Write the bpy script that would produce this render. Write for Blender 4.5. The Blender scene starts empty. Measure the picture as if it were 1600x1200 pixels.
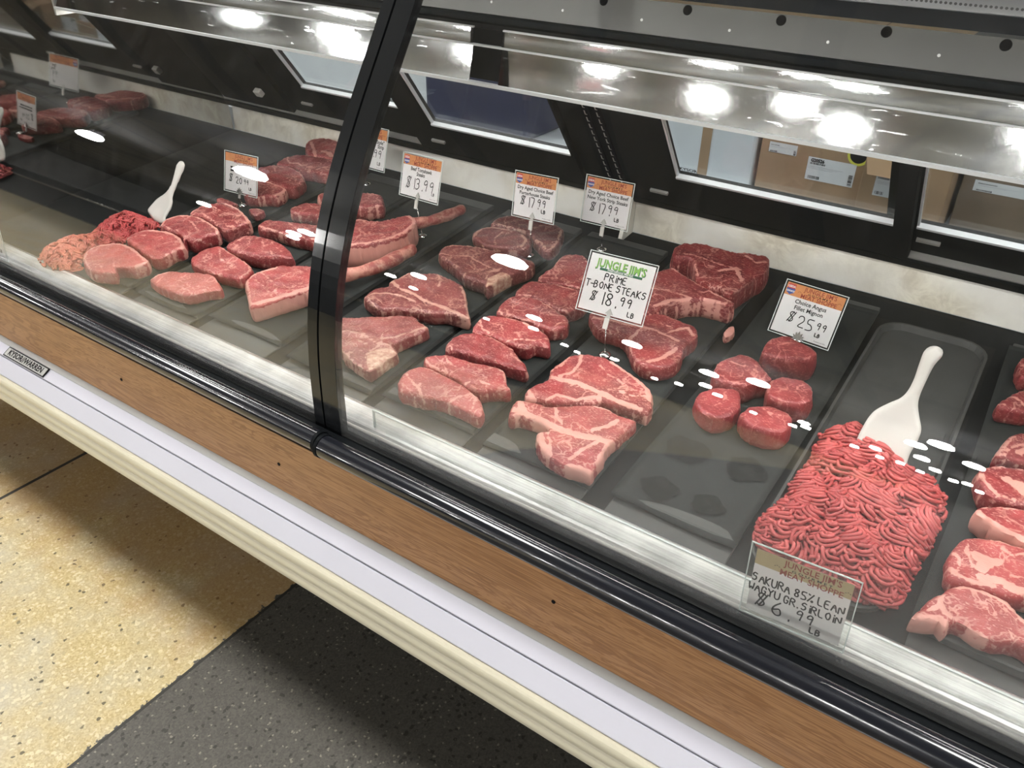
import bpy, bmesh, math, random
import numpy as np
from mathutils import Vector, Matrix
from mathutils.geometry import delaunay_2d_cdt

random.seed(7); RNG = np.random.default_rng(7)
SC = bpy.context.scene
COL = SC.collection

# ------------------------------------------------------------------ camera
FOC = 1275.0                                   # focal length in pixels of the 1600 px frame
CAM_H = 1.55
RM = np.array([[0.82136897, 0.31845213, -0.47322432],
               [0.57024785, -0.43946174, 0.69403946],
               [0.01305436, -0.83991763, -0.54255688]])   # rows: world axes in camera (right, down, forward)
cam_d = bpy.data.cameras.new('camera'); cam = bpy.data.objects.new('camera', cam_d); COL.objects.link(cam)
cam_d.sensor_width = 36.0; cam_d.lens = 36.0 * FOC / 1600.0; cam_d.clip_start = 0.02; cam_d.clip_end = 200
cam.matrix_world = Matrix(((RM[0][0], -RM[0][1], -RM[0][2], 0), (RM[1][0], -RM[1][1], -RM[1][2], 0),
                           (RM[2][0], -RM[2][1], -RM[2][2], CAM_H), (0, 0, 0, 1)))
SC.camera = cam

# ------------------------------------------------------------------ world, exposure
W = bpy.data.worlds.new('world'); SC.world = W; W.use_nodes = True
W.node_tree.nodes['Background'].inputs[0].default_value = (0.75, 0.8, 0.9, 1)
W.node_tree.nodes['Background'].inputs[1].default_value = 0.05
SC.view_settings.view_transform = 'Standard'; SC.view_settings.look = 'None'
SC.view_settings.exposure = 0.4; SC.view_settings.gamma = 1.0
SC.view_settings.use_curve_mapping = False
SC.cycles.transparent_max_bounces = 32
SC.cycles.max_bounces = 10
SC.cycles.caustics_reflective = False; SC.cycles.caustics_refractive = False
LAMP_L = 110.0          # radiance of the ceiling lamps
OVER_L = 31.0         # radiance of the lamp row right above the case
CASE_L = 34.0          # radiance of the tube in the case canopy
ROOM_L = 4.6          # radiance of the preparation room lamps

# ------------------------------------------------------------------ helpers
ORG = {}
def raydir(px, py): return RM @ np.array([px - 800.0, py - 600.0, FOC])
EYE = np.array([0, 0, CAM_H])
YF, ZF, AL = 0.791, 0.7675, math.radians(5.4)   # front edge of the sloping deck
CA, SA = math.cos(AL), math.sin(AL)
DN = np.array([0, -SA, CA]); DV = np.array([0, CA, SA]); D0 = np.array([0, YF, ZF])
def deck_xv(px, py, h=0.0):
    d = raydir(px, py); t = ((D0 + DN * h - EYE) @ DN) / (d @ DN); p = EYE + d * t
    return np.array([p[0], (p - D0) @ DV])
def deck_w(x, v, h=0.0): return D0 + np.array([x, 0, 0]) + DV * v + DN * h
UP = np.array([0, -.607, .795]); UN = np.array([0, -.795, -.607]); U0 = np.array([0, 1.583, .927])   # sloping rear door plane, UN faces the customer
def door_w(x, u, o=0.0): return U0 + np.array([x, 0, 0]) + UP * u + UN * o
def on_y(px, py, y): d = raydir(px, py); return EYE + d * (y / d[1])
def glass_y(z): return -2.23036274*z**4 + 9.29245543*z**3 - 13.57513425*z*z + 8.46619483*z - 1.19966633

def tagp(o, label=None, cat=None, group=None, kind=None):
    if label: o['label'] = label
    if cat: o['category'] = cat
    if group: o['group'] = group
    if kind: o['kind'] = kind
    return o
def mesh_obj(name, V, F, mat, parent=None, org=None, smooth=False, attrs=None):
    V = np.asarray(V, float)
    if parent is not None: org = ORG[parent]; loc = (0, 0, 0)
    else:
        if org is None:
            org = V.mean(0); org = np.array([org[0], org[1], V[:, 2].min()])
        org = np.asarray(org, float); loc = tuple(org)
    me = bpy.data.meshes.new(name)
    me.from_pydata((V - org).tolist(), [], [list(map(int, f)) for f in F]); me.update()
    if smooth: me.polygons.foreach_set('use_smooth', [True] * len(me.polygons))
    for k, a in (attrs or {}).items():
        at = me.attributes.new(k, 'FLOAT', 'POINT'); at.data.foreach_set('value', np.asarray(a, np.float32))
    if mat: me.materials.append(mat)
    o = bpy.data.objects.new(name, me); COL.objects.link(o); o.location = loc
    if parent is not None: o.parent = parent
    ORG[o] = np.asarray(org, float)
    return o
def empty(name, loc):
    o = bpy.data.objects.new(name, None); COL.objects.link(o); o.location = tuple(loc); o.empty_display_size = .03
    ORG[o] = np.asarray(loc, float); return o
class MB:
    def __init__(s): s.V = []; s.F = []
    def add(s, V, F):
        n = len(s.V); s.V += [tuple(v) for v in V]; s.F += [[i + n for i in f] for f in F]; return s
    def hexa(s, P): return s.add(P, [(0,3,2,1),(4,5,6,7),(0,1,5,4),(1,2,6,5),(2,3,7,6),(3,0,4,7)])
    def box(s, a, b):
        (x0,y0,z0),(x1,y1,z1) = a, b
        return s.hexa([(x0,y0,z0),(x1,y0,z0),(x1,y1,z0),(x0,y1,z0),(x0,y0,z1),(x1,y0,z1),(x1,y1,z1),(x0,y1,z1)])
    def fbox(s, f, a, b):      # box in a local frame given by f(x,u,o)
        (x0,u0,o0),(x1,u1,o1) = a, b
        return s.hexa([f(x0,u0,o0),f(x1,u0,o0),f(x1,u0,o1),f(x0,u0,o1),f(x0,u1,o0),f(x1,u1,o0),f(x1,u1,o1),f(x0,u1,o1)])
    def extr(s, prof, x0, x1):
        n = len(prof); V = [(x0,y,z) for y,z in prof] + [(x1,y,z) for y,z in prof]
        F = [(i,(i+1)%n,n+(i+1)%n,n+i) for i in range(n)] + [tuple(range(n))[::-1], tuple(range(n,2*n))]
        return s.add(V, F)
    def tube(s, pts, r, n=8, cap=True):
        pts = np.asarray(pts, float); m = len(pts); r = np.broadcast_to(r, (m,))
        T = np.gradient(pts, axis=0); T /= np.linalg.norm(T, axis=1)[:, None] + 1e-9
        ref = np.array([0,0,1.]) if abs(T[0][2]) < .9 else np.array([1.,0,0])
        V = []
        for i in range(m):
            a = np.cross(T[i], ref); a /= np.linalg.norm(a) + 1e-9; b = np.cross(T[i], a)
            for k in range(n):
                th = 2*math.pi*k/n; V.append(pts[i] + r[i]*(math.cos(th)*a + math.sin(th)*b))
        F = [(i*n+k, i*n+(k+1)%n, (i+1)*n+(k+1)%n, (i+1)*n+k) for i in range(m-1) for k in range(n)]
        if cap: F += [tuple(range(n))[::-1], tuple(range((m-1)*n, m*n))]
        return s.add(V, F)
    def build(s, name, mat, parent=None, org=None, smooth=False, bevel=0.0):
        o = mesh_obj(name, s.V, s.F, mat, parent, org, smooth)
        if bevel:
            m = o.modifiers.new('bevel', 'BEVEL'); m.width = bevel; m.segments = 2; m.limit_method = 'ANGLE'
        return o

# ------------------------------------------------------------------ materials
def newmat(name):
    m = bpy.data.materials.new(name); m.use_nodes = True; nt = m.node_tree
    b = nt.nodes['Principled BSDF']; return m, nt, b
def nd(nt, typ, props=None, **inp):
    n = nt.nodes.new(typ)
    for k, v in (props or {}).items(): setattr(n, k, v)
    for k, v in inp.items():
        key = int(k[1:]) if k[0] == 'i' and k[1:].isdigit() else k.replace('_', ' ')
        s = n.inputs[key]
        if hasattr(v, 'is_output') and v.is_output: nt.links.new(v, s)
        else: s.default_value = v
    return n
def math_(nt, op, a, b=0.0, c=None, clamp=False):
    n = nt.nodes.new('ShaderNodeMath'); n.operation = op; n.use_clamp = clamp
    for i, v in enumerate((a, b) if c is None else (a, b, c)):
        if hasattr(v, 'is_output'): nt.links.new(v, n.inputs[i])
        else: n.inputs[i].default_value = v
    return n.outputs[0]
def mixc(nt, fac, a, b):
    n = nt.nodes.new('ShaderNodeMix'); n.data_type = 'RGBA'
    for s, v in ((n.inputs[0], fac), (n.inputs[6], a), (n.inputs[7], b)):
        if hasattr(v, 'is_output'): nt.links.new(v, s)
        else: s.default_value = v if not isinstance(v, tuple) or len(v) == 4 else v + (1,)
    return n.outputs[2]
def noise(nt, vec, scale, detail=2.0, rough=.5, dist=0.0):
    return nd(nt, 'ShaderNodeTexNoise', None, Vector=vec, Scale=scale, Detail=detail, Roughness=rough, Distortion=dist)
def ramp(nt, fac, lo, hi):
    n = nd(nt, 'ShaderNodeMapRange', {'interpolation_type': 'SMOOTHSTEP'}, Value=fac); n.inputs[1].default_value = lo; n.inputs[2].default_value = hi
    return n.outputs[0]
def srgb(r, g, b):
    f = lambda c: (c/255/12.92) if c/255 <= .04045 else ((c/255+.055)/1.055)**2.4
    return (f(r), f(g), f(b), 1)
def objco(nt): return nd(nt, 'ShaderNodeTexCoord').outputs['Object']
def bump(nt, b, h, strength, dist=.001):
    n = nd(nt, 'ShaderNodeBump', None, Height=h, Strength=strength, Distance=dist); nt.links.new(n.outputs[0], b.inputs['Normal'])
def plain(name, col, rough=.5, metal=0.0, var=.06, vscale=8.0, coat=0.0, spec=.5):
    m, nt, b = newmat(name); co = objco(nt); nz = noise(nt, co, vscale, 4).outputs[0]
    c2 = tuple(min(1, c*(1+var*2.5)) for c in col[:3]) + (1,); c1 = tuple(c*(1-var*2.5) for c in col[:3]) + (1,)
    nt.links.new(mixc(nt, nz, c1, c2), b.inputs['Base Color'])
    b.inputs['Roughness'].default_value = rough; b.inputs['Metallic'].default_value = metal
    b.inputs['Coat Weight'].default_value = coat; b.inputs['Specular IOR Level'].default_value = spec
    return m
def emit(name, col, L):
    m, nt, b = newmat(name); b.inputs['Base Color'].default_value = (.8,.8,.8,1)
    b.inputs['Emission Color'].default_value = col; b.inputs['Emission Strength'].default_value = L
    return m
def glassmat(name, tint, f0=.04, dust=0.0, streak=False, gain=1.0, rough=0.0, fog_glare=0.0):
    m, nt, b = newmat(name); nt.nodes.remove(b); out = nt.nodes['Material Output']
    g = nd(nt, 'ShaderNodeNewGeometry')
    dt = nd(nt, 'ShaderNodeVectorMath', {'operation': 'DOT_PRODUCT'}); nt.links.new(g.outputs['Normal'], dt.inputs[0]); nt.links.new(g.outputs['Incoming'], dt.inputs[1])
    c = math_(nt, 'ABSOLUTE', dt.outputs['Value']); p = math_(nt, 'POWER', math_(nt, 'SUBTRACT', 1.0, c), 5.0)
    F = math_(nt, 'MULTIPLY_ADD', p, (1-f0)*gain, f0*gain, True)
    tr = nd(nt, 'ShaderNodeBsdfTransparent', None, Color=tint); gl = nd(nt, 'ShaderNodeBsdfGlossy', None, Roughness=rough, Color=(1,1,1,1))
    mx = nd(nt, 'ShaderNodeMixShader', None, Fac=F, i1=tr.outputs[0], i2=gl.outputs[0]); res = mx.outputs[0]
    if dust:
        co = objco(nt)
        if streak:
            mp = nd(nt, 'ShaderNodeMapping', None, Vector=co); mp.inputs['Scale'].default_value = (9, 2.2, 2.2); mp.inputs['Rotation'].default_value = (0, .75, 0)
            v = mp.outputs[0]
        else: v = co
        a = noise(nt, v, 7.0, 6, .65, .6).outputs[0]; k = math_(nt, 'MULTIPLY', ramp(nt, a, .42, .75), dust)
        if fog_glare:       # condensation film on the lower pane, also painting in the lit floor's reflection
            sz = nd(nt, 'ShaderNodeSeparateXYZ', None, Vector=co); fz = math_(nt, 'SUBTRACT', 1.0, ramp(nt, sz.outputs[2], .80, 1.03))
            cl = noise(nt, co, 5.5, 4, .6).outputs[0]
            k = math_(nt, 'MAXIMUM', k, math_(nt, 'MULTIPLY', math_(nt, 'MULTIPLY', fz, math_(nt, 'ADD', .45, cl)), fog_glare))
        df1 = nd(nt, 'ShaderNodeBsdfDiffuse', None, Color=(.78,.79,.78,1)); df2 = nd(nt, 'ShaderNodeBsdfTranslucent', None, Color=(.78,.79,.78,1))
        df = nd(nt, 'ShaderNodeMixShader', None, Fac=.5, i1=df1.outputs[0], i2=df2.outputs[0])
        res = nd(nt, 'ShaderNodeMixShader', None, Fac=k, i1=res, i2=df.outputs[0]).outputs[0]
    nt.links.new(res, out.inputs[0]); return m
def brushed(name, col, rough=.3, sc=(2, 160, 160), metal=1.0, blot=.25, bs=14.0):
    m, nt, b = newmat(name); co = objco(nt)
    mp = nd(nt, 'ShaderNodeMapping', None, Vector=co); mp.inputs['Scale'].default_value = sc
    s = noise(nt, mp.outputs[0], 3.0, 3).outputs[0]; bl = noise(nt, co, bs, 5, .65).outputs[0]
    k = math_(nt, 'ADD', math_(nt, 'MULTIPLY', s, .5), math_(nt, 'MULTIPLY', bl, .5))
    nt.links.new(mixc(nt, ramp(nt, k, .3, .7), tuple(c*(1-blot) for c in col[:3]), tuple(min(1, c*(1+blot)) for c in col[:3])), b.inputs['Base Color'])
    nt.links.new(math_(nt, 'MULTIPLY_ADD', k, .3, rough-.15), b.inputs['Roughness']); b.inputs['Metallic'].default_value = metal
    bump(nt, b, k, .25, .0015); return m

def meat_material(name, lean, dark, fat, rough=.42):
    m, nt, b = newmat(name); co = objco(nt)
    at = lambda k: nd(nt, 'ShaderNodeAttribute', {'attribute_name': k}).outputs['Fac']
    fatA, bone, tone, side = at('fat'), at('bone'), at('tone'), at('side')
    rnd = nd(nt, 'ShaderNodeObjectInfo').outputs['Random']
    off = nd(nt, 'ShaderNodeVectorMath', {'operation': 'MULTIPLY_ADD'}); nt.links.new(co, off.inputs[0]); off.inputs[1].default_value = (1,1,1)
    cx_ = nd(nt, 'ShaderNodeCombineXYZ'); nt.links.new(math_(nt, 'MULTIPLY', rnd, 9.0), cx_.inputs[0]); nt.links.new(math_(nt, 'MULTIPLY', rnd, 5.0), cx_.inputs[1]); nt.links.new(cx_.outputs[0], off.inputs[2])
    v = off.outputs[0]
    base = mixc(nt, ramp(nt, noise(nt, v, 22, 4, .6).outputs[0], .3, .72), dark, lean)
    base = mixc(nt, math_(nt, 'MULTIPLY', math_(nt, 'SUBTRACT', 1.0, tone), .75, clamp=True), base, tuple(c*.45 for c in dark[:3]))
    base = mixc(nt, math_(nt, 'MULTIPLY', math_(nt, 'SUBTRACT', tone, 1.0), .30, clamp=True), base, (lean[0]*1.15+fat[0]*.36, lean[1]*1.15+fat[1]*.40, lean[2]*1.0+fat[2]*.34))
    # grain of the muscle and fine marbling
    mp = nd(nt, 'ShaderNodeMapping', None, Vector=v); mp.inputs['Scale'].default_value = (38, 150, 60); mp.inputs['Rotation'].default_value = (0, 0, .5)
    gr = noise(nt, mp.outputs[0], 3.0, 2).outputs[0]
    base = mixc(nt, math_(nt, 'MULTIPLY', ramp(nt, gr, .48, .72), .34), base, tuple(c*.72+.16*f for c, f in zip(lean[:3], fat[:3])))
    n1 = noise(nt, v, 26, 3, .55, .5).outputs[0]
    vein = math_(nt, 'SUBTRACT', 1.0, ramp(nt, math_(nt, 'ABSOLUTE', math_(nt, 'SUBTRACT', n1, .5)), .005, .028))
    n1b = noise(nt, v, 62, 3, .6, .8).outputs[0]
    vein2 = math_(nt, 'MULTIPLY', math_(nt, 'SUBTRACT', 1.0, ramp(nt, math_(nt, 'ABSOLUTE', math_(nt, 'SUBTRACT', n1b, .5)), .004, .026)), ramp(nt, noise(nt, v, 30, 2).outputs[0], .5, .62))
    gate = ramp(nt, noise(nt, v, 15, 2).outputs[0], .42, .58)
    mp2 = nd(nt, 'ShaderNodeMapping', None, Vector=v); mp2.inputs['Scale'].default_value = (95, 290, 140); mp2.inputs['Rotation'].default_value = (0, 0, -.6)
    dash = ramp(nt, noise(nt, mp2.outputs[0], 2.1, 1).outputs[0], .60, .67)
    marb = math_(nt, 'MULTIPLY', math_(nt, 'MAXIMUM', math_(nt, 'MAXIMUM', math_(nt, 'MULTIPLY', vein, gate), math_(nt, 'MULTIPLY', vein2, .6)), math_(nt, 'MULTIPLY', dash, .9)), .8)
    marb = math_(nt, 'MULTIPLY', marb, math_(nt, 'SUBTRACT', 1.0, math_(nt, 'MULTIPLY', side, .6)))
    fn = noise(nt, v, 160, 3, .6).outputs[0]
    fa = ramp(nt, math_(nt, 'ADD', fatA, math_(nt, 'ADD', math_(nt, 'MULTIPLY', math_(nt, 'SUBTRACT', fn, .5), .9), math_(nt, 'MULTIPLY', math_(nt, 'SUBTRACT', noise(nt, v, 55, 3, .6).outputs[0], .5), 1.1))), .32, .60)
    allf = math_(nt, 'MAXIMUM', marb, fa)
    fatc = mixc(nt, noise(nt, v, 60, 3).outputs[0], tuple(c*.74 for c in fat[:3]), fat)
    col = mixc(nt, allf, base, fatc)
    bc = mixc(nt, ramp(nt, noise(nt, v, 90, 4, .7).outputs[0], .35, .7), (.34,.15,.11,1), (.60,.42,.31,1))
    col = mixc(nt, ramp(nt, bone, .35, .65), col, bc)
    nt.links.new(col, b.inputs['Base Color'])
    b.inputs['Roughness'].default_value = rough; b.inputs['Specular IOR Level'].default_value = .45
    b.inputs['Subsurface Weight'].default_value = 0.0
    h = math_(nt, 'ADD', math_(nt, 'MULTIPLY', gr, .6), math_(nt, 'ADD', math_(nt, 'MULTIPLY', n1, .8), math_(nt, 'MULTIPLY', fn, .3)))
    bump(nt, b, h, .45, .0016)
    return m

def bone_mat():
    m, nt, b = newmat('rib bone'); co = objco(nt); n = noise(nt, co, 38, 5, .7, .6).outputs[0]; n2 = noise(nt, co, 90, 3).outputs[0]
    c = mixc(nt, ramp(nt, n, .40, .62), srgb(150,72,66), srgb(204,142,126)); c = mixc(nt, math_(nt, 'MULTIPLY', ramp(nt, n2, .55, .7), .5), c, srgb(214,168,148))
    nt.links.new(c, b.inputs['Base Color']); b.inputs['Roughness'].default_value = .5; bump(nt, b, n, .6, .002); return m
M = {}
M['meat'] = meat_material('beef', srgb(164,62,64), srgb(124,38,43), srgb(216,154,142))
M['aged'] = meat_material('dry aged beef', srgb(138,66,64), srgb(106,42,44), srgb(186,140,126))
M['filet'] = meat_material('beef filet', srgb(156,60,62), srgb(126,40,45), srgb(206,130,122))
M['bone'] = bone_mat()
M['black'] = plain('black metal', (.005,.006,.007,1), .5, 0, .1, spec=.05)
M['blackgloss'] = plain('black gloss', (.008,.009,.013,1), .16, 0, .05, coat=.5)
M['frit'] = plain('black glass edge', (.010,.011,.012,1), .12, 0, .05)
M['frame'] = plain('dark door frame', (.006,.0075,.008,1), .55, 0, .12, spec=.04)
M['deck'] = plain('dark deck', (.007,.008,.008,1), .55, 0, .15, 20, spec=.1)
M['paper'] = plain('dark steak paper', (.024,.027,.026,1), .7, 0, .10, 22, spec=.15)
M['tray'] = plain('dark tray', (.060,.062,.060,1), .5, 0, .12, 20, spec=.3)
M['stain'] = plain('wet paper', (.009,.010,.009,1), .6, 0, .5, 60, spec=.12)
M['steel'] = brushed('brushed steel', (.74,.74,.73,1), .34)
def ledge_mat():  # dapples of warm light painted into the ledge's base colour
    m, nt, b = newmat('light dappled steel ledge'); co = objco(nt); n = noise(nt, co, 20, 6, .7, .6).outputs[0]; n2 = noise(nt, co, 5, 3, .5).outputs[0]
    c = mixc(nt, ramp(nt, n, .35, .68), (.66,.61,.50,1), (.95,.91,.78,1)); c = mixc(nt, ramp(nt, n2, .35, .65), c, (.88,.87,.83,1))
    nt.links.new(c, b.inputs['Base Color']); b.inputs['Metallic'].default_value = .1; nt.links.new(math_(nt, 'MULTIPLY_ADD', n, .3, .22), b.inputs['Roughness']); bump(nt, b, n, .5, .003); return m
M['ledge'] = ledge_mat()
M['alum'] = plain('grey aluminium', (.45,.45,.43,1), .42, .6, .05)
M['strip'] = plain('dull grey metal', (.075,.075,.070,1), .35, .5, .08, 5)
M['bead'] = plain('bright aluminium', (.80,.82,.85,1), .4, .45, .05)
M['mirror'] = plain('polished end panel', (.50,.50,.49,1), .03, 1.0, .05)
M['white'] = plain('white painted metal', srgb(186,186,196), .38, 0, .01)
M['cream'] = plain('cream bumper', srgb(202,196,174), .42, 0, .03)
M['greyedge'] = plain('pale grey trim', srgb(174,176,174), .4, 0, .02)
M['plastic'] = plain('white plastic', srgb(196,194,189), .32, 0, .015)
M['chrome'] = plain('chrome', (.75,.75,.74,1), .15, 1.0, .02)
def papery(m, t=.15):
    nt = m.node_tree; b = nt.nodes['Principled BSDF']; out = nt.nodes['Material Output']; tr = nd(nt, 'ShaderNodeBsdfTranslucent')
    nt.links.new(b.inputs['Base Color'].links[0].from_socket, tr.inputs[0])
    nt.links.new(nd(nt, 'ShaderNodeMixShader', None, Fac=t, i1=b.outputs[0], i2=tr.outputs[0]).outputs[0], out.inputs[0]); return m
M['card'] = papery(plain('white card', srgb(242,240,243), .6, 0, .01))
M['card2'] = papery(plain('thin white card', srgb(244,243,244), .6, 0, .01), .5)
M['orange'] = papery(plain('orange print', srgb(220,146,90), .6, 0, .05, 60), .25)
M['kraft'] = papery(plain('kraft print', srgb(206,188,144), .6, 0, .04, 60), .5)
M['ink'] = plain('black ink', (.010,.010,.011,1), .6, spec=.05)
M['hole'] = plain('dark hole', (.003,.003,.003,1), .8, spec=0.0)
M['redink'] = plain('red brown ink', srgb(150,54,34), .6)
M['red'] = plain('red print', srgb(196,62,56), .6)
M['blue'] = plain('blue print', srgb(60,84,160), .6)
M['green'] = plain('light green print', srgb(142,196,92), .6)
M['dkgreen'] = plain('dark green print', srgb(28,96,70), .6)
M['carton'] = plain('brown cardboard', srgb(150,122,94), .75, 0, .08, 12)
M['carton2'] = plain('dark cardboard', srgb(112,96,80), .75, 0, .08, 12)
M['label'] = plain('paper label', srgb(206,208,212), .6, 0, .01)
M['yellow'] = plain('yellow sticker', srgb(206,204,74), .5)
M['navy'] = plain('navy plastic', srgb(40,44,74), .5)
M['roomwall'] = plain('pale wall panel', srgb(190,200,206), .6, 0, .03, 2)
M['roomfloor'] = plain('prep room floor', srgb(150,140,126), .5, 0, .05, 2)
M['counter'] = plain('white counter', srgb(205,210,216), .35, 0, .02)
M['hall'] = plain('hall wall', (.22,.22,.22,1), .7, 0, .1, 1)
def ceil_mat():
    m, nt, b = newmat('open store ceiling'); co = objco(nt); sx = nd(nt, 'ShaderNodeSeparateXYZ', None, Vector=co)
    a = math_(nt, 'LESS_THAN', math_(nt, 'FRACT', math_(nt, 'MULTIPLY', sx.outputs[0], .55)), .16); c = math_(nt, 'LESS_THAN', math_(nt, 'FRACT', math_(nt, 'MULTIPLY', sx.outputs[1], .16)), .12)
    base = mixc(nt, noise(nt, co, .6, 5, .7).outputs[0], (.11,.11,.108,1), (.22,.22,.215,1))
    nt.links.new(mixc(nt, math_(nt, 'MAXIMUM', a, c), base, (.10,.105,.115,1)), b.inputs['Base Color']); b.inputs['Roughness'].default_value = .8; return m
M['ceil'] = ceil_mat()
M['lamp'] = emit('lamp lens', (1,.985,.96,1), LAMP_L)
M['lamp2'] = emit('bright lamp lens', (1,.985,.96,1), OVER_L)
M['tube'] = emit('case tube', (1,.97,.91,1), CASE_L)
M['roomlamp'] = emit('room lamp', (.95,.98,1,1), ROOM_L)
def polish_mat():
    m, nt, b = newmat('polished scratched aluminium'); co = objco(nt)
    n = noise(nt, co, 9, 6, .7, .8).outputs[0]
    mp = nd(nt, 'ShaderNodeMapping', None, Vector=co); mp.inputs['Scale'].default_value = (7, 60, 60); mp.inputs['Rotation'].default_value = (0, .6, 0)
    sc = ramp(nt, noise(nt, mp.outputs[0], 2.5, 2).outputs[0], .66, .70)
    nt.links.new(mixc(nt, n, (.42,.43,.435,1), (.64,.65,.66,1)), b.inputs['Base Color']); b.inputs['Metallic'].default_value = 1.0
    nt.links.new(math_(nt, 'MULTIPLY_ADD', sc, .12, .05), b.inputs['Roughness']); bump(nt, b, n, .10, .0008); return m
M['glass'] = glassmat('curved glass', (.96,.965,.96,1), .043, .006, True, fog_glare=.075)
M['glass2'] = glassmat('smeared curved glass', (.955,.96,.955,1), .043, .013, True, fog_glare=.032)
M['polish'] = polish_mat()
M['pane'] = glassmat('door pane', (.90,.93,.93,1), .04, .04)
M['acry'] = glassmat('clear plastic', (.95,.96,.95,1), .045, .05)
def edge_glass():
    m, nt, b = newmat('polished glass edge'); b.inputs['Base Color'].default_value = (.72,.80,.78,1); b.inputs['Roughness'].default_value = .15
    nz = noise(nt, objco(nt), 6, 3).outputs[0]; nt.links.new(mixc(nt, nz, (.60,.68,.67,1), (.85,.9,.88,1)), b.inputs['Base Color']); return m
M['gedge'] = edge_glass()

def wood_mat():
    m, nt, b = newmat('oak laminate'); co = objco(nt)
    mp = nd(nt, 'ShaderNodeMapping', None, Vector=co); mp.inputs['Scale'].default_value = (1.1, 14, 14)
    n = noise(nt, mp.outputs[0], 2.2, 5, .6, 1.4).outputs[0]
    ring = math_(nt, 'SINE', math_(nt, 'MULTIPLY', n, 60.0)); r = ramp(nt, ring, -.3, 1.0)
    mp2 = nd(nt, 'ShaderNodeMapping', None, Vector=co); mp2.inputs['Scale'].default_value = (5, 240, 240)
    g = ramp(nt, noise(nt, mp2.outputs[0], 2.0, 2).outputs[0], .4, .7)
    c = mixc(nt, math_(nt, 'MULTIPLY', r, .75), srgb(174,131,90), srgb(138,95,58)); c = mixc(nt, math_(nt, 'MULTIPLY', g, .65), c, srgb(126,88,58))
    nt.links.new(c, b.inputs['Base Color']); b.inputs['Roughness'].default_value = .42; return m
M['wood'] = wood_mat()
def floor_mat():
    m, nt, b = newmat('chip floor'); co = objco(nt); sx = nd(nt, 'ShaderNodeSeparateXYZ', None, Vector=co)
    vo = nd(nt, 'ShaderNodeTexVoronoi', None, Vector=co, Scale=260.0); chip = nd(nt, 'ShaderNodeSeparateColor', None, Color=vo.outputs['Color'])
    vo2 = nd(nt, 'ShaderNodeTexVoronoi', None, Vector=co, Scale=150.0); chip2 = nd(nt, 'ShaderNodeSeparateColor', None, Color=vo2.outputs['Color'])
    big = noise(nt, co, 4.5, 5, .6).outputs[0]
    be = mixc(nt, chip.outputs[0], srgb(190,166,114), srgb(218,200,150)); be = mixc(nt, math_(nt, 'MULTIPLY', ramp(nt, big, .38, .75), .6), be, srgb(202,202,190)); 
    be = mixc(nt, math_(nt, 'MULTIPLY', ramp(nt, chip2.outputs[1], .86, .9), .45), be, srgb(244,234,200))
    be = mixc(nt, math_(nt, 'MULTIPLY', ramp(nt, chip2.outputs[2], .986, .992), .8), be, srgb(70,62,48))
    dk = mixc(nt, chip.outputs[1], srgb(82,80,74), srgb(101,97,90)); dk = mixc(nt, math_(nt, 'MULTIPLY', ramp(nt, chip.outputs[2], .978, .985), .6), dk, srgb(160,154,140))
    dk = mixc(nt, math_(nt, 'MULTIPLY', ramp(nt, chip2.outputs[0], .93, .95), .7), dk, srgb(52,50,46))
    jag = math_(nt, 'MULTIPLY', math_(nt, 'SUBTRACT', noise(nt, co, 34, 5, .7).outputs[0], .5), .075)
    xx = math_(nt, 'ADD', sx.outputs[0], jag)
    isdark = math_(nt, 'GREATER_THAN', xx, -1.266)
    seam = math_(nt, 'LESS_THAN', math_(nt, 'ABSOLUTE', math_(nt, 'SUBTRACT', sx.outputs[0], -1.262)), .004)
    joint = math_(nt, 'LESS_THAN', math_(nt, 'ABSOLUTE', math_(nt, 'SUBTRACT', sx.outputs[0], -2.187)), .006)
    # irregular brown stain along the case, also painted to deepen the bumper's shade
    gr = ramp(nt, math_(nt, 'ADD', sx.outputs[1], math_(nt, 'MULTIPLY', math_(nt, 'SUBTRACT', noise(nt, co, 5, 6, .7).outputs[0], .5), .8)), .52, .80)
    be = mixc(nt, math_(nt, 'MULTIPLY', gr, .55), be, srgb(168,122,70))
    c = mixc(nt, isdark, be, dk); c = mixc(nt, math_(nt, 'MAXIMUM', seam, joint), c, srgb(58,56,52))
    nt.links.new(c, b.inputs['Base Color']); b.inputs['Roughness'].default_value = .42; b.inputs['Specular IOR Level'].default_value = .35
    bump(nt, b, chip.outputs[0], .15, .001); return m
M['floor'] = floor_mat()
def perf_mat():
    m, nt, b = newmat('perforated black metal'); co = objco(nt)
    vo = nd(nt, 'ShaderNodeTexVoronoi', None, Vector=co, Scale=170.0, Randomness=0.0)
    k = ramp(nt, vo.outputs['Distance'], .28, .36); nt.links.new(mixc(nt, k, (.006,.006,.006,1), (.16,.165,.17,1)), b.inputs['Base Color']); b.inputs['Roughness'].default_value = .4; return m
M['perf'] = perf_mat()
def mince_mat(name, a, c2):
    m, nt, b = newmat(name); co = objco(nt); n = noise(nt, co, 30, 4, .6).outputs[0]; n2 = noise(nt, co, 260, 2).outputs[0]
    c = mixc(nt, ramp(nt, n, .3, .7), a, c2); c = mixc(nt, math_(nt, 'MULTIPLY', ramp(nt, n2, .6, .75), .3), c, srgb(226,150,138))
    nt.links.new(c, b.inputs['Base Color']); b.inputs['Roughness'].default_value = .4; bump(nt, b, n2, .5, .001); return m
M['mince'] = mince_mat('ground beef', srgb(194,88,86), srgb(168,66,68))
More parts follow.
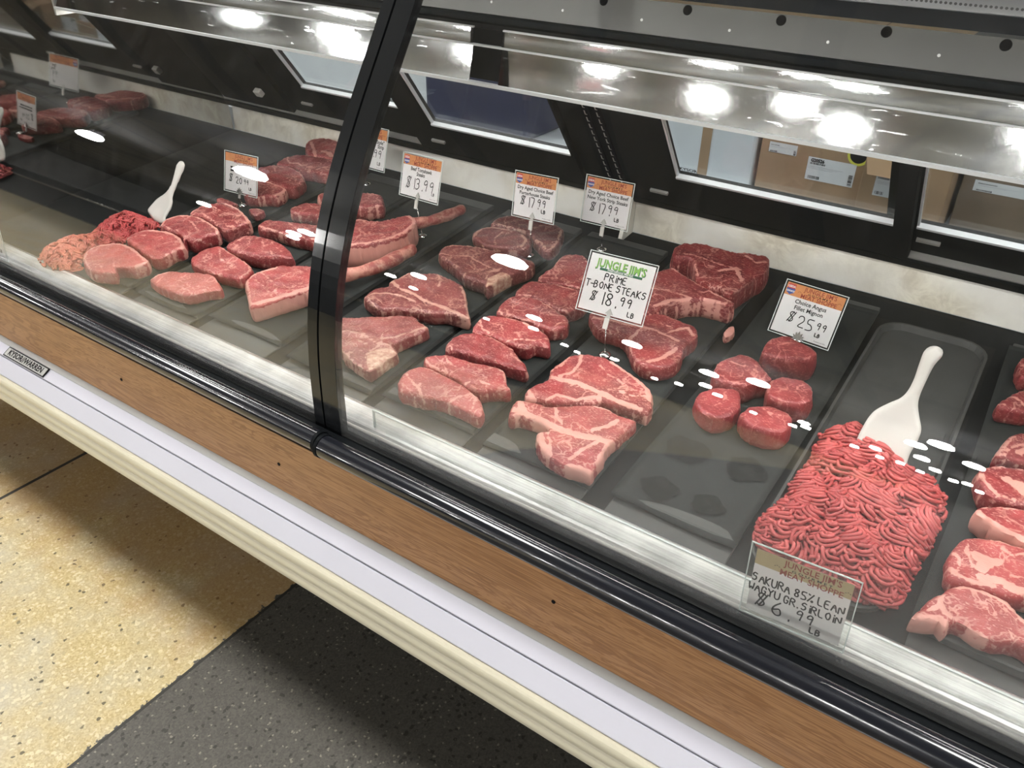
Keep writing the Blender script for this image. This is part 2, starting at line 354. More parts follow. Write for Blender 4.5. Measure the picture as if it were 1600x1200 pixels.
def mince2_mat():
    m, nt, b = newmat('fine ground beef'); co = objco(nt); sx = nd(nt, 'ShaderNodeSeparateXYZ', None, Vector=co); n = noise(nt, co, 30, 4, .6).outputs[0]; n2 = noise(nt, co, 260, 2).outputs[0]
    k = ramp(nt, math_(nt, 'ADD', sx.outputs[1], math_(nt, 'MULTIPLY', math_(nt, 'SUBTRACT', n, .5), .08)), -.055, .005)
    c = mixc(nt, k, srgb(218,130,108), srgb(186,76,76)); c = mixc(nt, ramp(nt, n, .3, .7), c, mixc(nt, k, srgb(204,112,94), srgb(166,60,62))); c = mixc(nt, math_(nt, 'MULTIPLY', ramp(nt, n2, .6, .75), .4), c, srgb(232,166,150))
    nt.links.new(c, b.inputs['Base Color']); b.inputs['Roughness'].default_value = .45; bump(nt, b, n2, .5, .001); return m
M['mince2'] = mince2_mat()

# ------------------------------------------------------------------ text helpers
STROKES = {'A':"00 39 60/14 54",'B':"00 09 39 57 35 05/35 54 52 30 00",'C':"57 49 19 06 03 10 40 52",'E':"59 09 00 50/05 45",'G':"57 49 19 06 03 10 40 54 34",
'I':"30 36/38 39",'K':"00 09/59 04 50",'L':"09 00 50",'M':"00 09 34 69 60",'N':"00 09 60 69",'O':"39 07 03 30 53 57 39",'P':"00 09 39 58 56 45 05",'R':"00 09 39 58 56 45 05/25 60",
'S':"58 39 18 06 25 45 53 41 20 01",'T':"09 69/39 30",'U':"09 02 20 40 62 69",'W':"09 10 35 50 69",'Y':"09 35 69/35 30",'0':"39 07 03 30 53 57 39",'1':"39 30",
'2':"07 19 49 57 55 00 60",'3':"08 19 49 57 45 25/45 53 41 10 01",'5':"59 09 05 35 53 51 30 00",'6':"49 16 03 11 30 51 53 45 24 03",'7':"09 59 20",
'8':"35 16 18 39 58 56 35 13 11 30 51 53 35",'9':"56 35 15 17 39 58 56 40",'$':"58 39 18 16 44 52 30 11/00 49/20 69",'%':"00 69/18 09 18 28/41 52 61 50 41",'-':"04 44",'.':"30 31",' ':""}
def chaikin(p, n=2):
    for _ in range(n):
        if len(p) < 3: return p
        q = [p[0]]
        for a, b in zip(p[:-1], p[1:]): q += [a*.75+b*.25, a*.25+b*.75]
        p = q + [p[-1]]
    return p
def stroke_text(txt, x, z, h, frame, lw, wid=.62, slant=.0, jit=.05, xmax=None):
    """handwritten strokes as flat ribbons; returns a list of quads placed by frame(x,z)"""
    adv_ = lambda ch: {'.': .3, ' ': .45, '1': .5, 'I': .5, '-': .7}.get(ch, 1.0)
    if xmax is not None:
        tot = sum(adv_(c) for c in txt)*(wid+.2)*h; sx_ = min(1.0, (xmax-x)/tot)
    else: sx_ = 1.0
    mb = MB(); pen = x; rr = random.Random(len(txt)*7+3)
    for ch in txt:
        dx, dz = rr.uniform(-jit, jit)*h, rr.uniform(-jit, jit)*h
        adv = adv_(ch)*sx_
        shift = -.25 if ch in '.1I' else 0
        for pl in STROKES[ch].split('/'):
            P = [np.array([pen+dx*sx_+(int(t[0])/6+shift*.8)*wid*h*sx_ + slant*int(t[1])/9*h, z+dz+int(t[1])/9*h]) for t in pl.split()]
            if len(P) < 2: continue
            P = chaikin(P)
            for a, b in zip(P[:-1], P[1:]):
                d = b-a; L = np.linalg.norm(d)
                if L < 1e-6: continue
                d /= L; n = np.array([-d[1], d[0]])*lw/2; a2, b2 = a-d*lw*.35, b+d*lw*.35
                q = [a2-n, b2-n, b2+n, a2+n]
                mb.add([frame(*p) for p in q], [(0,1,2,3)])
        pen += (wid+.2)*h*adv
    return mb
def font_mesh(txt, size, bold=0.0, width=1.0, align='CENTER'):
    cu = bpy.data.curves.new('t', 'FONT'); cu.body = txt; cu.size = size; cu.align_x = align; cu.offset = bold; cu.resolution_u = 2
    o = bpy.data.objects.new('t', cu); me = bpy.data.meshes.new_from_object(o)
    V = np.array([v.co[:] for v in me.vertices]).reshape(-1, 3); F = [list(p.vertices) for p in me.polygons]
    bpy.data.objects.remove(o); bpy.data.meshes.remove(me); bpy.data.curves.remove(cu)
    if len(V): V[:, 0] *= width
    return V, F
def font_text(mb, txt, x, z, size, frame, bold=0.0, width=1.0, align='CENTER'):
    V, F = font_mesh(txt, size, bold, width, align)
    if len(V): mb.add([frame(x+v[0], z+v[1]) for v in V], F)
    return mb
def rect(mb, x0, z0, x1, z1, frame): return mb.add([frame(x0,z0),frame(x1,z0),frame(x1,z1),frame(x0,z1)], [(0,1,2,3)])

# ------------------------------------------------------------------ setting
def struct(name, mb, mat): 
    o = mb.build(name, mat, org=(0,0,0)); o['kind'] = 'structure'; return o
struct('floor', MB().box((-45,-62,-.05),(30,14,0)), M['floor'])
struct('ceiling', MB().box((-45,-62,5.75),(30,3.2,5.85)), M['ceil'])
struct('ceiling_back', MB().box((-45,3.2,3.2),(30,14,3.3)), M['roomwall'])
struct('wall_front', MB().box((-45,-62.2,0),(30,-62,5.75)), M['hall'])
struct('wall_left', MB().box((-45.2,-62,0),(-45,14,5.75)), M['hall'])
struct('wall_right', MB().box((30,-62,0),(30.2,14,5.75)), M['hall'])
struct('wall_back', MB().box((-45,12.5,0),(30,12.7,3.2)), M['roomwall'])
struct('wall_header', MB().box((-45,3.1,2.6),(30,3.2,5.75)), M['hall'])

# ceiling lamps of the store hall, in rows
def mesh_data(q, nm, mt, smooth=False):
    me = bpy.data.meshes.new(nm); me.from_pydata([tuple(v) for v in q.V], [], q.F); me.materials.append(mt)
    if smooth: me.polygons.foreach_set('use_smooth', [True]*len(me.polygons))
    return me
HL = [mesh_data(MB().tube([(0,0,.42),(0,0,.62),(0,0,.66)], [.17,.15,.05], 18), 'housing', M['white']),
      mesh_data(MB().tube([(0,0,0),(0,0,.03),(0,0,.12),(0,0,.28),(0,0,.415)], [.10,.20,.28,.27,.17], 18), 'lens', M['lamp'], True),
      mesh_data(MB().tube([(0,0,.66),(0,0,1.2)], .012, 6), 'hanger', M['black'])]
HL2 = [HL[0], HL[1].copy(), HL[2]]; HL2[1].materials[0] = M['lamp2']
RL = [mesh_data(MB().box((-.6,-.3,0),(.6,.3,.09)), 'housing', M['white']), mesh_data(MB().box((-.57,-.27,-.012),(.57,.27,-.001)), 'lens', M['roomlamp'])]
def place_lamp(x, y, z, meshes, label, group):
    r = empty('ceiling_lamp', (x, y, z)); tagp(r, label, 'ceiling lamp', group)
    for me in meshes:
        o = bpy.data.objects.new(me.name.split('.')[0], me); COL.objects.link(o); o.parent = r
    return r
spots = [(-17.2,-8.1),(-10.8,-6.8),(-6.3,-8.0),(4.6,-8.2),(10,-8.2),
         (-27,-19.5),(-21.5,-19),(-16.3,-19.7),(-7.9,-18.2),(-.3,-17.7),(.5,-22.2),(7,-18.5),(-24.8,-22.3),(-12.9,-21.9),(-6.2,-20),(-.9,-21.2),(-4.2,-16.9),(-18.2,-16.2),
         (-28.5,-36),(-19.2,-34),(-9.3,-31.2),(-.9,-29.9),(7,-30),(-24,-28),
         (-24,-48),(-15,-46),(-7,-44),(1,-46),(-33,-52),(-20,-56),(-12.2,-55),(-4,-57),(-28,-59),(-.5,-40),(.4,-50),(-2.5,-52),(-5,-50),(-9,-52),(2,-57),(-3,-38),(-6,-36.5),(-1.5,-58),(-17,-40),(-11,-40),
         (-9.0,.3),(-5.6,.3),(-2.4,.3),(.8,.3),(4,.3)]
for x, y in spots:
    q = place_lamp(x, y, 4.55, HL2 if y > 0 else HL, 'round high bay lamp hanging from the store ceiling, reflected in the curved glass', 'lamps on the store ceiling')
    if y > 0: q.scale = (1.7, 1.7, 1.0)
for x, y in [(-8.5,8.3),(-4.6,8.4),(-2.5,8.9),(-.3,8.6),(1.9,8.6),(-6.5,4.6),(-2.3,4.6),(1.6,4.6)]:
    place_lamp(x, y, 3.11, RL, 'flat white lamp on the pale ceiling of the room behind the case', 'lamps of the room behind the case')

# ------------------------------------------------------------------ display case
XL, XR, XM = -3.2, 1.0, -2.12
case = empty('display_case', (-1.0, 1.2, 0)); tagp(case, 'long refrigerated meat display case with oak front panel and curved glass', 'display case')
C = lambda mb, name, mat, **k: mb.build(name, mat, case, **k)
tagp(C(MB().extr([(.715,.585),(.7,.585),(.687,.5835),(.6868,.582),(.665,.5705),(.666,.566),(.715,.566)], XL, XR), 'upper_bumper', M['white'], bevel=.0015), 'white bumper strip under the oak panel')
C(MB().extr([(.715,.5852),(.699,.5866),(.6865,.5842),(.6868,.5812),(.715,.58)], XL, XR), 'bumper_trim', M['greyedge'])
C(MB().extr([(.715,.5635),(.668,.5635),(.6635,.5665),(.6425,.5345),(.6435,.531),(.715,.531)], XL, XR), 'lower_bumper', M['white'], bevel=.0015)
rid = [(.715,.5305)]
for i in range(25):
    z = .5305 - .076*i/24; rid.append((.6365 - .0045*abs(math.sin(math.pi*3*i/24))**.7, z))
rid += [(.715,.4545)]
C(MB().extr(rid, XL, XR), 'ribbed_bumper', M['cream'])
wood = C(MB().box((XL,.70,.5855),(XR,.72,.7170)), 'wood_panel', M['wood'])
for px, py in ((190,593),(436,725),(865,940)):
    p = on_y(px, py, .70); C(MB().tube([p+np.array([0,.003,0]), p-np.array([0,.0012,0])], .0033, 10), 'screw', M['ink'])
C(MB().box((XL,.72,.42),(XR,1.62,.70)), 'lower_body', M['black'])
C(MB().box((XL,1.15,.0),(XR,1.6,.42)), 'base', M['black'])
C(MB().extr([(.7005,.716),(.7005,.752),(.708,.7585),(.722,.7585),(.722,.752),(.745,.752),(.745,.716)], XL, XR), 'glass_rail', M['black'])
C(MB().extr([(.734,.7525),(.734,.766),(.7425,.766),(.7425,.7525)], XL, XR), 'gasket', M['blackgloss'])
C(MB().tube([(XL,.7475,.7655),(XR,.7475,.7655)], .0033, 10), 'bright_lip', M['plastic'], smooth=True)
C(MB().extr([(.7455,.765),(.7525,.771),(.786,.7805),(.792,.7795),(.792,.765)], XL, XR), 'steel_sill', M['steel'])
C(MB().extr([(.7925,.752),(.7925,.7674),(1.5835,.8422),(1.5835,.827)], XL, XR), 'deck', M['deck'])
for x0, x1 in ((XM+.005,-.868),(-.757,XR)):
    C(MB().extr([(1.584,.843),(1.588,.927),(1.60,.927),(1.60,.843)], x0, x1), 'back_ledge', M['ledge'])
C(MB().hexa([(-.766,1.53,.8375),(-.757,1.53,.8375),(-.757,1.5835,.8425),(-.766,1.5835,.8425),(-.766,1.562,.927),(-.757,1.562,.927),(-.757,1.5865,.93),(-.766,1.5865,.93)]), 'ledge_end', M['ledge'])
# rear frame in the sloping door plane
def db(mb, x0, x1, u0, u1, o0, o1): return mb.fbox(door_w, (x0,u0,o0), (x1,u1,o1))
C(db(MB(), XM, XR, -.004, .016, -.03, .012), 'door_track', M['frame'])
C(db(MB(), XM, XR, .016, .0195, -.03, .006), 'track_edge', M['alum'])
C(db(MB(), XM, XR, .455, .482, -.03, .004), 'header_rail', M['frame'])
def strip_w(x, v, o=0.0): return np.array([x, 1.286 + .26*v - o*.968, 1.3125 + .966*v + o*.25])
strip = C(MB().fbox(strip_w, (XM,0,-.003), (XR,.050,0)), 'perforated_strip', M['strip'])
for k in range(-10, 8):
    x = -.115 + .1495*k; MB().tube([strip_w(x,.0415,-.002), strip_w(x,.0415,.0006)], .0075, 16).build('round_hole', M['hole'], strip)
    MB().tube([strip_w(x+.075,.020,-.002), strip_w(x+.075,.020,.0012)], .0022, 8).build('rivet', M['alum'], strip)
post = C(db(MB(), -.868, -.757, -.14, .455, -.035, .004), 'center_post', M['frame'])
C(db(MB(), -2.12, -1.82, -.01, .455, -.035, .002), 'left_post', M['frame'])
for x in (-.803, -.775):
    st = db(MB(), x-.008, x+.008, .0, .45, .0042, .008).build('slotted_standard', M['black'], post)
    sl = MB()
    for k in range(22): db(sl, x-.0012, x+.0012, .008+.0195*k, .020+.0195*k, .0082, .0086); db(sl, x-.001, x+.004, .008+.0195*k, .0095+.0195*k, .0082, .0086)
    sl.build('slots', M['alum'], st)
p = on_y(385, 155, 1.50); q = door_w(-1.865, .13, 0)
C(db(MB(), -1.905, -1.880, .085, .106, .0045, .02), 'white_latch', M['plastic'], bevel=.003)
# sliding doors: frame, pane, bead, grip
def rear_door(x0, x1, g0, g1, gb, off, seal=False):
    t = .02
    f = MB(); db(f, x0, x1, .021, gb, off, off+t); db(f, x0, x1, .42, .45, off, off+t); db(f, x0, g0, gb, .42, off, off+t); db(f, g1, x1, gb, .42, off, off+t)
    fr = f.build('sliding_door', M['frame'], case)
    db(MB(), g0, g1, gb, .42, off+.006, off+.011).build('door_pane', M['pane'], fr)
    b = MB(); db(b, g0, g1, gb, gb+.0055, off+.0112, off+t+.002); db(b, g0, g0+.0035, gb+.0055, .42, off+.0112, off+t-.001)
    b.build('glazing_bead', M['bead'], fr)
    g = MB(); db(g, x0+.055, x0+.095, .062, .068, off+t, off+t+.006); g.build('finger_pull', M['alum'], fr)
    if seal:
        s = MB(); f2 = lambda a, c: door_w(a, c, off+.0125); font_text(s, 'KYSOR', g0+.026, gb+.021, .012, f2, .0004); font_text(s, 'WARREN', g0+.026, gb+.010, .009, f2, .0004); s.build('glass_mark', M['ink'], fr)
rear_door(-1.815, -1.30, -1.71, -1.335, .13, -.028)
rear_door(-1.345, -.87, -1.262, -.878, .122, -.006)
rear_door(-.755, -.187, -.632, -.217, .122, -.006, True)
rear_door(-.235, .36, -.183, .33, .096, -.028)
rear_door(.34, .98, .40, .93, .122, -.006)
# canopy with tube
can = C(MB().extr([(1.026,1.506),(1.034,1.53),(1.33,1.53),(1.33,1.40),(1.302,1.366),(1.292,1.366),(1.296,1.44),(1.27,1.512),(1.04,1.515)], XM, XR), 'canopy', M['black'])
C(MB().extr([(1.262,1.392),(1.270,1.390),(1.240,1.47),(1.232,1.47)], XM+.01, XR), 'air_grille', M['perf'])
# polished end panel
zs = np.linspace(.775, 1.50, 24); prof = [(glass_y(z)+.009, z) for z in zs] + [(1.29,1.50),(1.31,1.33),(1.578,.927),(1.583,.846),(1.583,.8425),(.80,.7685)]
C(MB().extr(prof, XM-.012, XM), 'end_panel', M['mirror'])
ep = MB(); 
ep.extr([(glass_y(z)+.0085, z) for z in zs] + [(glass_y(z)+.022, z) for z in zs[::-1]], XM, XM+.006); ep.build('end_trim', M['frame'], case)
# curved glass panes: pane, black edge strip, tubular handle
def curve_sheet(x0, x1, off0, off1, z0=.757, z1=1.503, n=40):
    zz = np.linspace(z0, z1, n); out = []
    for o in (off0, off1):
        for z in zz:
            s = (glass_y(z+.002)-glass_y(z-.002))/.004; nrm = np.array([-1.0, s]); nrm /= np.linalg.norm(nrm)   # outward (towards the customer)
            out.append((glass_y(z)+nrm[0]*o, z+nrm[1]*o))
    a = out[:n]; b = out[n:]
    return MB().extr(a + b[::-1], x0, x1)
def glass_pane(x0, x1, e0, e1, hx0, hx1, hy, hr, mat):
    g = curve_sheet(x0, x1, -.003, .003).build('curved_pane', M[mat], case)
    b = bmesh.new(); b.from_mesh(g.data)
    for f in b.faces: f.smooth = abs(f.normal.x) < .5
    b.to_mesh(g.data); b.free(); g.data.set_sharp_from_angle(angle=.6)
    curve_sheet(e0, e1, -.012, .0035, .755).build('edge_strip', M['frit'], g)
    h = MB().tube([(hx0,hy,.756),(hx1,hy,.756)], hr, 24).build('handle_tube', M['blackgloss'], g, smooth=True); h.data.set_sharp_from_angle(angle=.6)
    MB().tube([(hx0-.0002,hy,.756),(hx0+.006,hy,.756)], hr+.0012, 24).build('handle_cap', M['black'], g)
    MB().tube([(hx1-.006,hy,.756),(hx1+.0002,hy,.756)], hr+.0012, 24).build('handle_cap', M['black'], g)
glass_pane(XM-.02, -.8665, -.887, -.8665, XM-.6, -.842, .6935, .0175, 'glass2')
glass_pane(-.8625, .95, -.8625, -.8285, -.836, .95, .689, .019, 'glass')
# name plate on the bumper
tdir = np.array([0,-.866,-.5]); tn_ = np.array([0,-.5,.866]); c0 = np.array([0,.676,.5768])
npf = lambda x, w, o=.0: c0 + np.array([x,0,0]) - tdir*w + tn_*(.0006+o)
pl = MB().fbox(npf, (-1.872,-.0115,0), (-1.706,.0115,.002)).build('name_plate', M['ink'], case)
MB().fbox(npf, (-1.869,-.0095,.002), (-1.709,.0095,.0026)).build('plate_face', M['alum'], pl)
lt = MB(); font_text(lt, 'KYSOR//WARREN', -1.789, -.006, .019, lambda x, z: npf(x, z, .003), .0006, .93); lt.build('lettering', M['ink'], pl)

# acrylic dam along the sill
dam = MB(); dam.extr([(.7565,.7730),(.7565,.806),(.7595,.806),(.7595,.7738)], -.782, .95)
o = dam.build('acrylic_dam', M['acry'], case)
MB().extr([(.7563,.8062),(.7563,.8078),(.7597,.8078),(.7597,.8062)], -.782, .95).build('dam_edge', M['gedge'], o)
MB().box((-.7845,.7563,.7735),(-.7822,.7597,.8078)).build('dam_end', M['gedge'], o)

# hanging lamp fixture: black channel, polished hood in two lengths, tube facing down
lf = C(MB().extr([(1.066,1.258),(1.066,1.332),(1.15,1.322),(1.15,1.316),(1.078,1.320),(1.078,1.258)], -1.955, XR), 'lamp_fixture', M['black'])
C(MB().extr([(1.10,1.262),(1.10,1.275),(1.29,1.297),(1.29,1.284)], -1.955, XR), 'fixture_bracket', M['frame'])
def hood_prof(za, zb, n0, n1, y0, n=14):
    P = [(y0, za)]; 
    for k in range(n): th = math.radians(n0+(n1-n0)*k/n); dz = (zb-za)/n; P.append((P[-1][0]+dz*math.tan(th)*.999, P[-1][1]+dz))
    return P
def hood(x0, x1, label):
    lo_ = hood_prof(1.2585, 1.3085, 14, 10.5, 1.0465); up_ = hood_prof(1.3115, 1.3330, 14, 10, lo_[-1][0]-.002)
    sh = lambda P, d: [(y+d, z) for y, z in P[::-1]]
    a = MB().extr(lo_+sh(lo_, .002), x0, x1).build('lamp_hood', M['polish'], lf); tagp(a, label)
    MB().extr(up_+sh(up_, .002), x0, x1).build('hood_top', M['polish'], a)
    for o_ in (a,) + tuple(a.children): o_.data.polygons.foreach_set('use_smooth', [abs(p.normal.x) < .5 for p in o_.data.polygons]); o_.data.set_sharp_from_angle(angle=.5)
    MB().extr([(up_[-1][0]-.0015,1.3325),(up_[-1][0]-.0015,1.3350),(up_[-1][0]+.0025,1.3350),(up_[-1][0]+.0025,1.3325)], x0, x1).build('hood_edge', M['bead'], a)
hood(-1.955, -.803, 'polished hood left of the gap'); hood(-.748, XR, 'polished hood right of the gap')
yf_ = hood_prof(1.2585, 1.3085, 14, 10.5, 1.0465)[-1][0]
MB().extr([(yf_-.004,1.3085),(yf_-.004,1.3112),(yf_+.003,1.3112),(yf_+.003,1.3085)], -1.955, XR).build('hood_seam', M['bead'], lf)
MB().extr([(1.0425,1.2535),(1.0425,1.2582),(1.0500,1.2590),(1.0500,1.2535)], -1.955, XR).build('hood_lip', M['bead'], lf)
MB().box((-1.962,1.045,1.240),(-1.956,1.145,1.336)).build('fixture_end', M['alum'], lf)
MB().tube([(-1.93,1.105,1.272),(XR-.02,1.105,1.272)], .013, 12).build('lamp_tube', M['tube'], lf, smooth=True)
MB().extr([(1.080,1.262),(1.080,1.314),(1.086,1.314),(1.148,1.315),(1.148,1.310),(1.086,1.308),(1.085,1.262)], -1.95, XR).build('inner_reflector', M['white'], lf)

# ------------------------------------------------------------------ trays and papers
def xv_poly(pts, h): return [deck_w(x, v, h) for x, v in pts]
def rrect(x0, x1, v0, v1, r, n=5):
    P = []
    for cx_, cv, a in ((x1-r,v0+r,-90),(x1-r,v1-r,0),(x0+r,v1-r,90),(x0+r,v0+r,180)):
        for k in range(n+1):
            t = math.radians(a+90*k/n); P.append((cx_+r*math.cos(t), cv+r*math.sin(t)))
    return P
def tray(x0, x1, v0, v1, label, r=.022, h=.012, lip=.0045):
    o_, i_ = rrect(x0, x1, v0, v1, r), rrect(x0+lip, x1-lip, v0+lip, v1-lip, r-lip)
    i2 = rrect(x0+lip+.004, x1-lip-.004, v0+lip+.004, v1-lip-.004, r-lip-.003); ob = rrect(x0+.004, x1-.004, v0+.004, v1-.004, r-.003)
    n = len(o_); V = xv_poly(ob, .0008) + xv_poly(o_, h) + xv_poly(i_, h) + xv_poly(i2, .0028)
    F = [tuple(range(n))[::-1], tuple(range(3*n, 4*n))] + [(k*n+i, k*n+(i+1)%n, (k+1)*n+(i+1)%n, (k+1)*n+i) for k in range(3) for i in range(n)]
    t = mesh_obj('meat_tray', V, F, M['tray']); tagp(t, label, 'tray', 'dark trays on the deck'); return t
PH = .0125
def platform_tray(x0, x1, vp, v1, label, r=.012):
    """pan with a flat apron at the front and a raised platform that carries the paper"""
    prof = [(.006,.0008),(.004,.0022),(.006,.0036),(vp,.0040),(vp+.002,.0106),(vp+.005,.0116),(v1-.003,.0116),(v1,.0106),(v1,.0008)]
    xs = [x0, x0+.0015, x0+.006, x1-.006, x1-.0015, x1]; ins = [.010, .003, 0, 0, .003, .010]; n = len(prof); V = []
    for x, d in zip(xs, ins):
        for v, h in prof: V.append(deck_w(x, max(v, .004+d) if v < .05 and v < vp-.01 else v, h - (.0012 if d > .005 else 0)*(h > .003)))
    F = [(i*n+k, i*n+(k+1)%n, (i+1)*n+(k+1)%n, (i+1)*n+k) for i in range(5) for k in range(n)] + [tuple(range(n)), tuple(range(5*n, 6*n))[::-1]]
    t = mesh_obj('meat_tray', V, F, M['tray']); tagp(t, label, 'tray', 'dark trays on the deck'); return t
def paper(x0, x1, v0, v1, label, seed, name='steak_paper'):
    rr = np.random.default_rng(seed); nx, nv = 14, 44; V = []
    ph = rr.uniform(0, 6, 4)
    for j in range(nv+1):
        for i in range(nx+1):
            s, t = i/nx, j/nv; x = x0+(x1-x0)*s + .0025*math.sin(5*t+ph[0]); v = v0+(v1-v0)*t + .002*math.sin(4*s+ph[1])
            ed = max(0, .04-t)/.04
            z = PH + .0009*math.sin(9*t+ph[2])*math.sin(4*s+ph[3]) - .004*ed*(.5+.5*math.sin(5*s+ph[0]))
            V.append(deck_w(x, v, z))
    n = (nx+1)*(nv+1); V += [np.array(p)-DN*.0006 for p in V]
    g = lambda i, j: j*(nx+1)+i
    F = [(g(i,j),g(i+1,j),g(i+1,j+1),g(i,j+1)) for j in range(nv) for i in range(nx)]
    F += [tuple(n+k for k in f[::-1]) for f in F]
    bd = [g(i,0) for i in range(nx)] + [g(nx,j) for j in range(nv)] + [g(i,nv) for i in range(nx,0,-1)] + [g(0,j) for j in range(nv,0,-1)]
    F += [(bd[k], n+bd[k], n+bd[(k+1)%len(bd)], bd[(k+1)%len(bd)]) for k in range(len(bd))]
    o = mesh_obj(name, V, F, M['paper'], smooth=True); tagp(o, label, 'paper', 'dark steak papers on the trays'); return o
PAPERS = [(-1.735,-1.537,.030,.69,'dark paper under the ground beef mound and ribeyes at far left'),
          (-1.500,-1.314,.026,.70,'dark paper under the two pale sirloin steaks at left'),
          (-1.292,-1.095,.046,.70,'dark paper under the tomahawk steaks'),
          (-1.058,-.850,.028,.70,'dark paper under the porterhouse steaks'),
          (-.830,-.637,.036,.71,'dark paper under the row of New York strips'),
          (-.614,-.421,.028,.71,'dark paper under the row of T-bones'),
          (-.388,-.199,.036,.72,'half empty dark paper with wet stains in front of the filets'),
          (.020,.214,.030,.72,'dark paper under the marbled ribeyes at far right')]
for k, (a, b, c, d, l) in enumerate(PAPERS):
    platform_tray(a+.003, b-.003, c+.006, .735, l.replace('dark paper', 'dark tray holding the paper').replace('half empty ', '').replace('half empty', ''))
    pp = paper(a, b, c, d, l, k+3)
    if 'stains' in l:
        for px, py, rx, rv, s in ((1072,705,.034,.030,1),(1030,765,.028,.024,2),(1165,735,.030,.026,3),(1105,790,.024,.020,4)):
            x, v = deck_xv(px, py, PH); rr = random.Random(s); ph_ = [rr.uniform(0, 6) for _ in range(3)]; n = 40
            ring = [(x+rx*math.cos(2*math.pi*i/n)*(1+.13*math.sin(3*2*math.pi*i/n+ph_[0])+.06*math.sin(7*2*math.pi*i/n+ph_[1])), v+rv*math.sin(2*math.pi*i/n)*(1+.13*math.sin(4*2*math.pi*i/n+ph_[2]))) for i in range(n)]
            def zof(x_, v_):
                s_ = (x_-a)/(b-a); t_ = (v_-c)/(d-c); return PH+.0021
            mesh_obj('wet_stain', [deck_w(*q, zof(*q)) for q in ring], [tuple(range(n))], M['stain'], pp)

# ------------------------------------------------------------------ meat
def catmull(P, step):
    P = np.asarray(P, float); n = len(P); out = []
    for i in range(n):
        a, b, c, d = P[i-1], P[i], P[(i+1) % n], P[(i+2) % n]; k = max(2, int(np.linalg.norm(c-b)/step))
        for j in range(k):
            s = j/k; out.append(.5*(2*b+(c-a)*s+(2*a-5*b+4*c-d)*s*s+(3*b-a-3*c+d)*s**3))
    return np.array(out)
def seg_dist(Q, L, closed=False):
    L = np.asarray(L, float); best = np.full(len(Q), 1e9)
    m = len(L) if closed else len(L)-1
    for i in range(m):
        a, b = L[i], L[(i+1) % len(L)]; d = b-a; t = np.clip(((Q-a) @ d)/(d @ d + 1e-12), 0, 1)
        best = np.minimum(best, np.linalg.norm(Q-(a+t[:, None]*d), axis=1))
    return best
def inside(Q, L):
    c = np.zeros(len(Q), bool); x, y = Q[:, 0], Q[:, 1]; n = len(L)
    for i in range(n):
        (x1, y1), (x2, y2) = L[i], L[i-1]
        k = ((y1 > y) != (y2 > y)) & (x < (x2-x1)*(y-y1)/(y2-y1+1e-12)+x1); c ^= k
    return c
def wob(Q, seed, sc):
    r = np.random.default_rng(seed); o = np.zeros(len(Q))
    for k in range(6):
        a = r.uniform(0, 6.28); f = sc*r.uniform(.6, 2.2); o += np.sin(f*(Q[:, 0]*math.cos(a)+Q[:, 1]*math.sin(a))+r.uniform(0, 6.28))
    return o/6
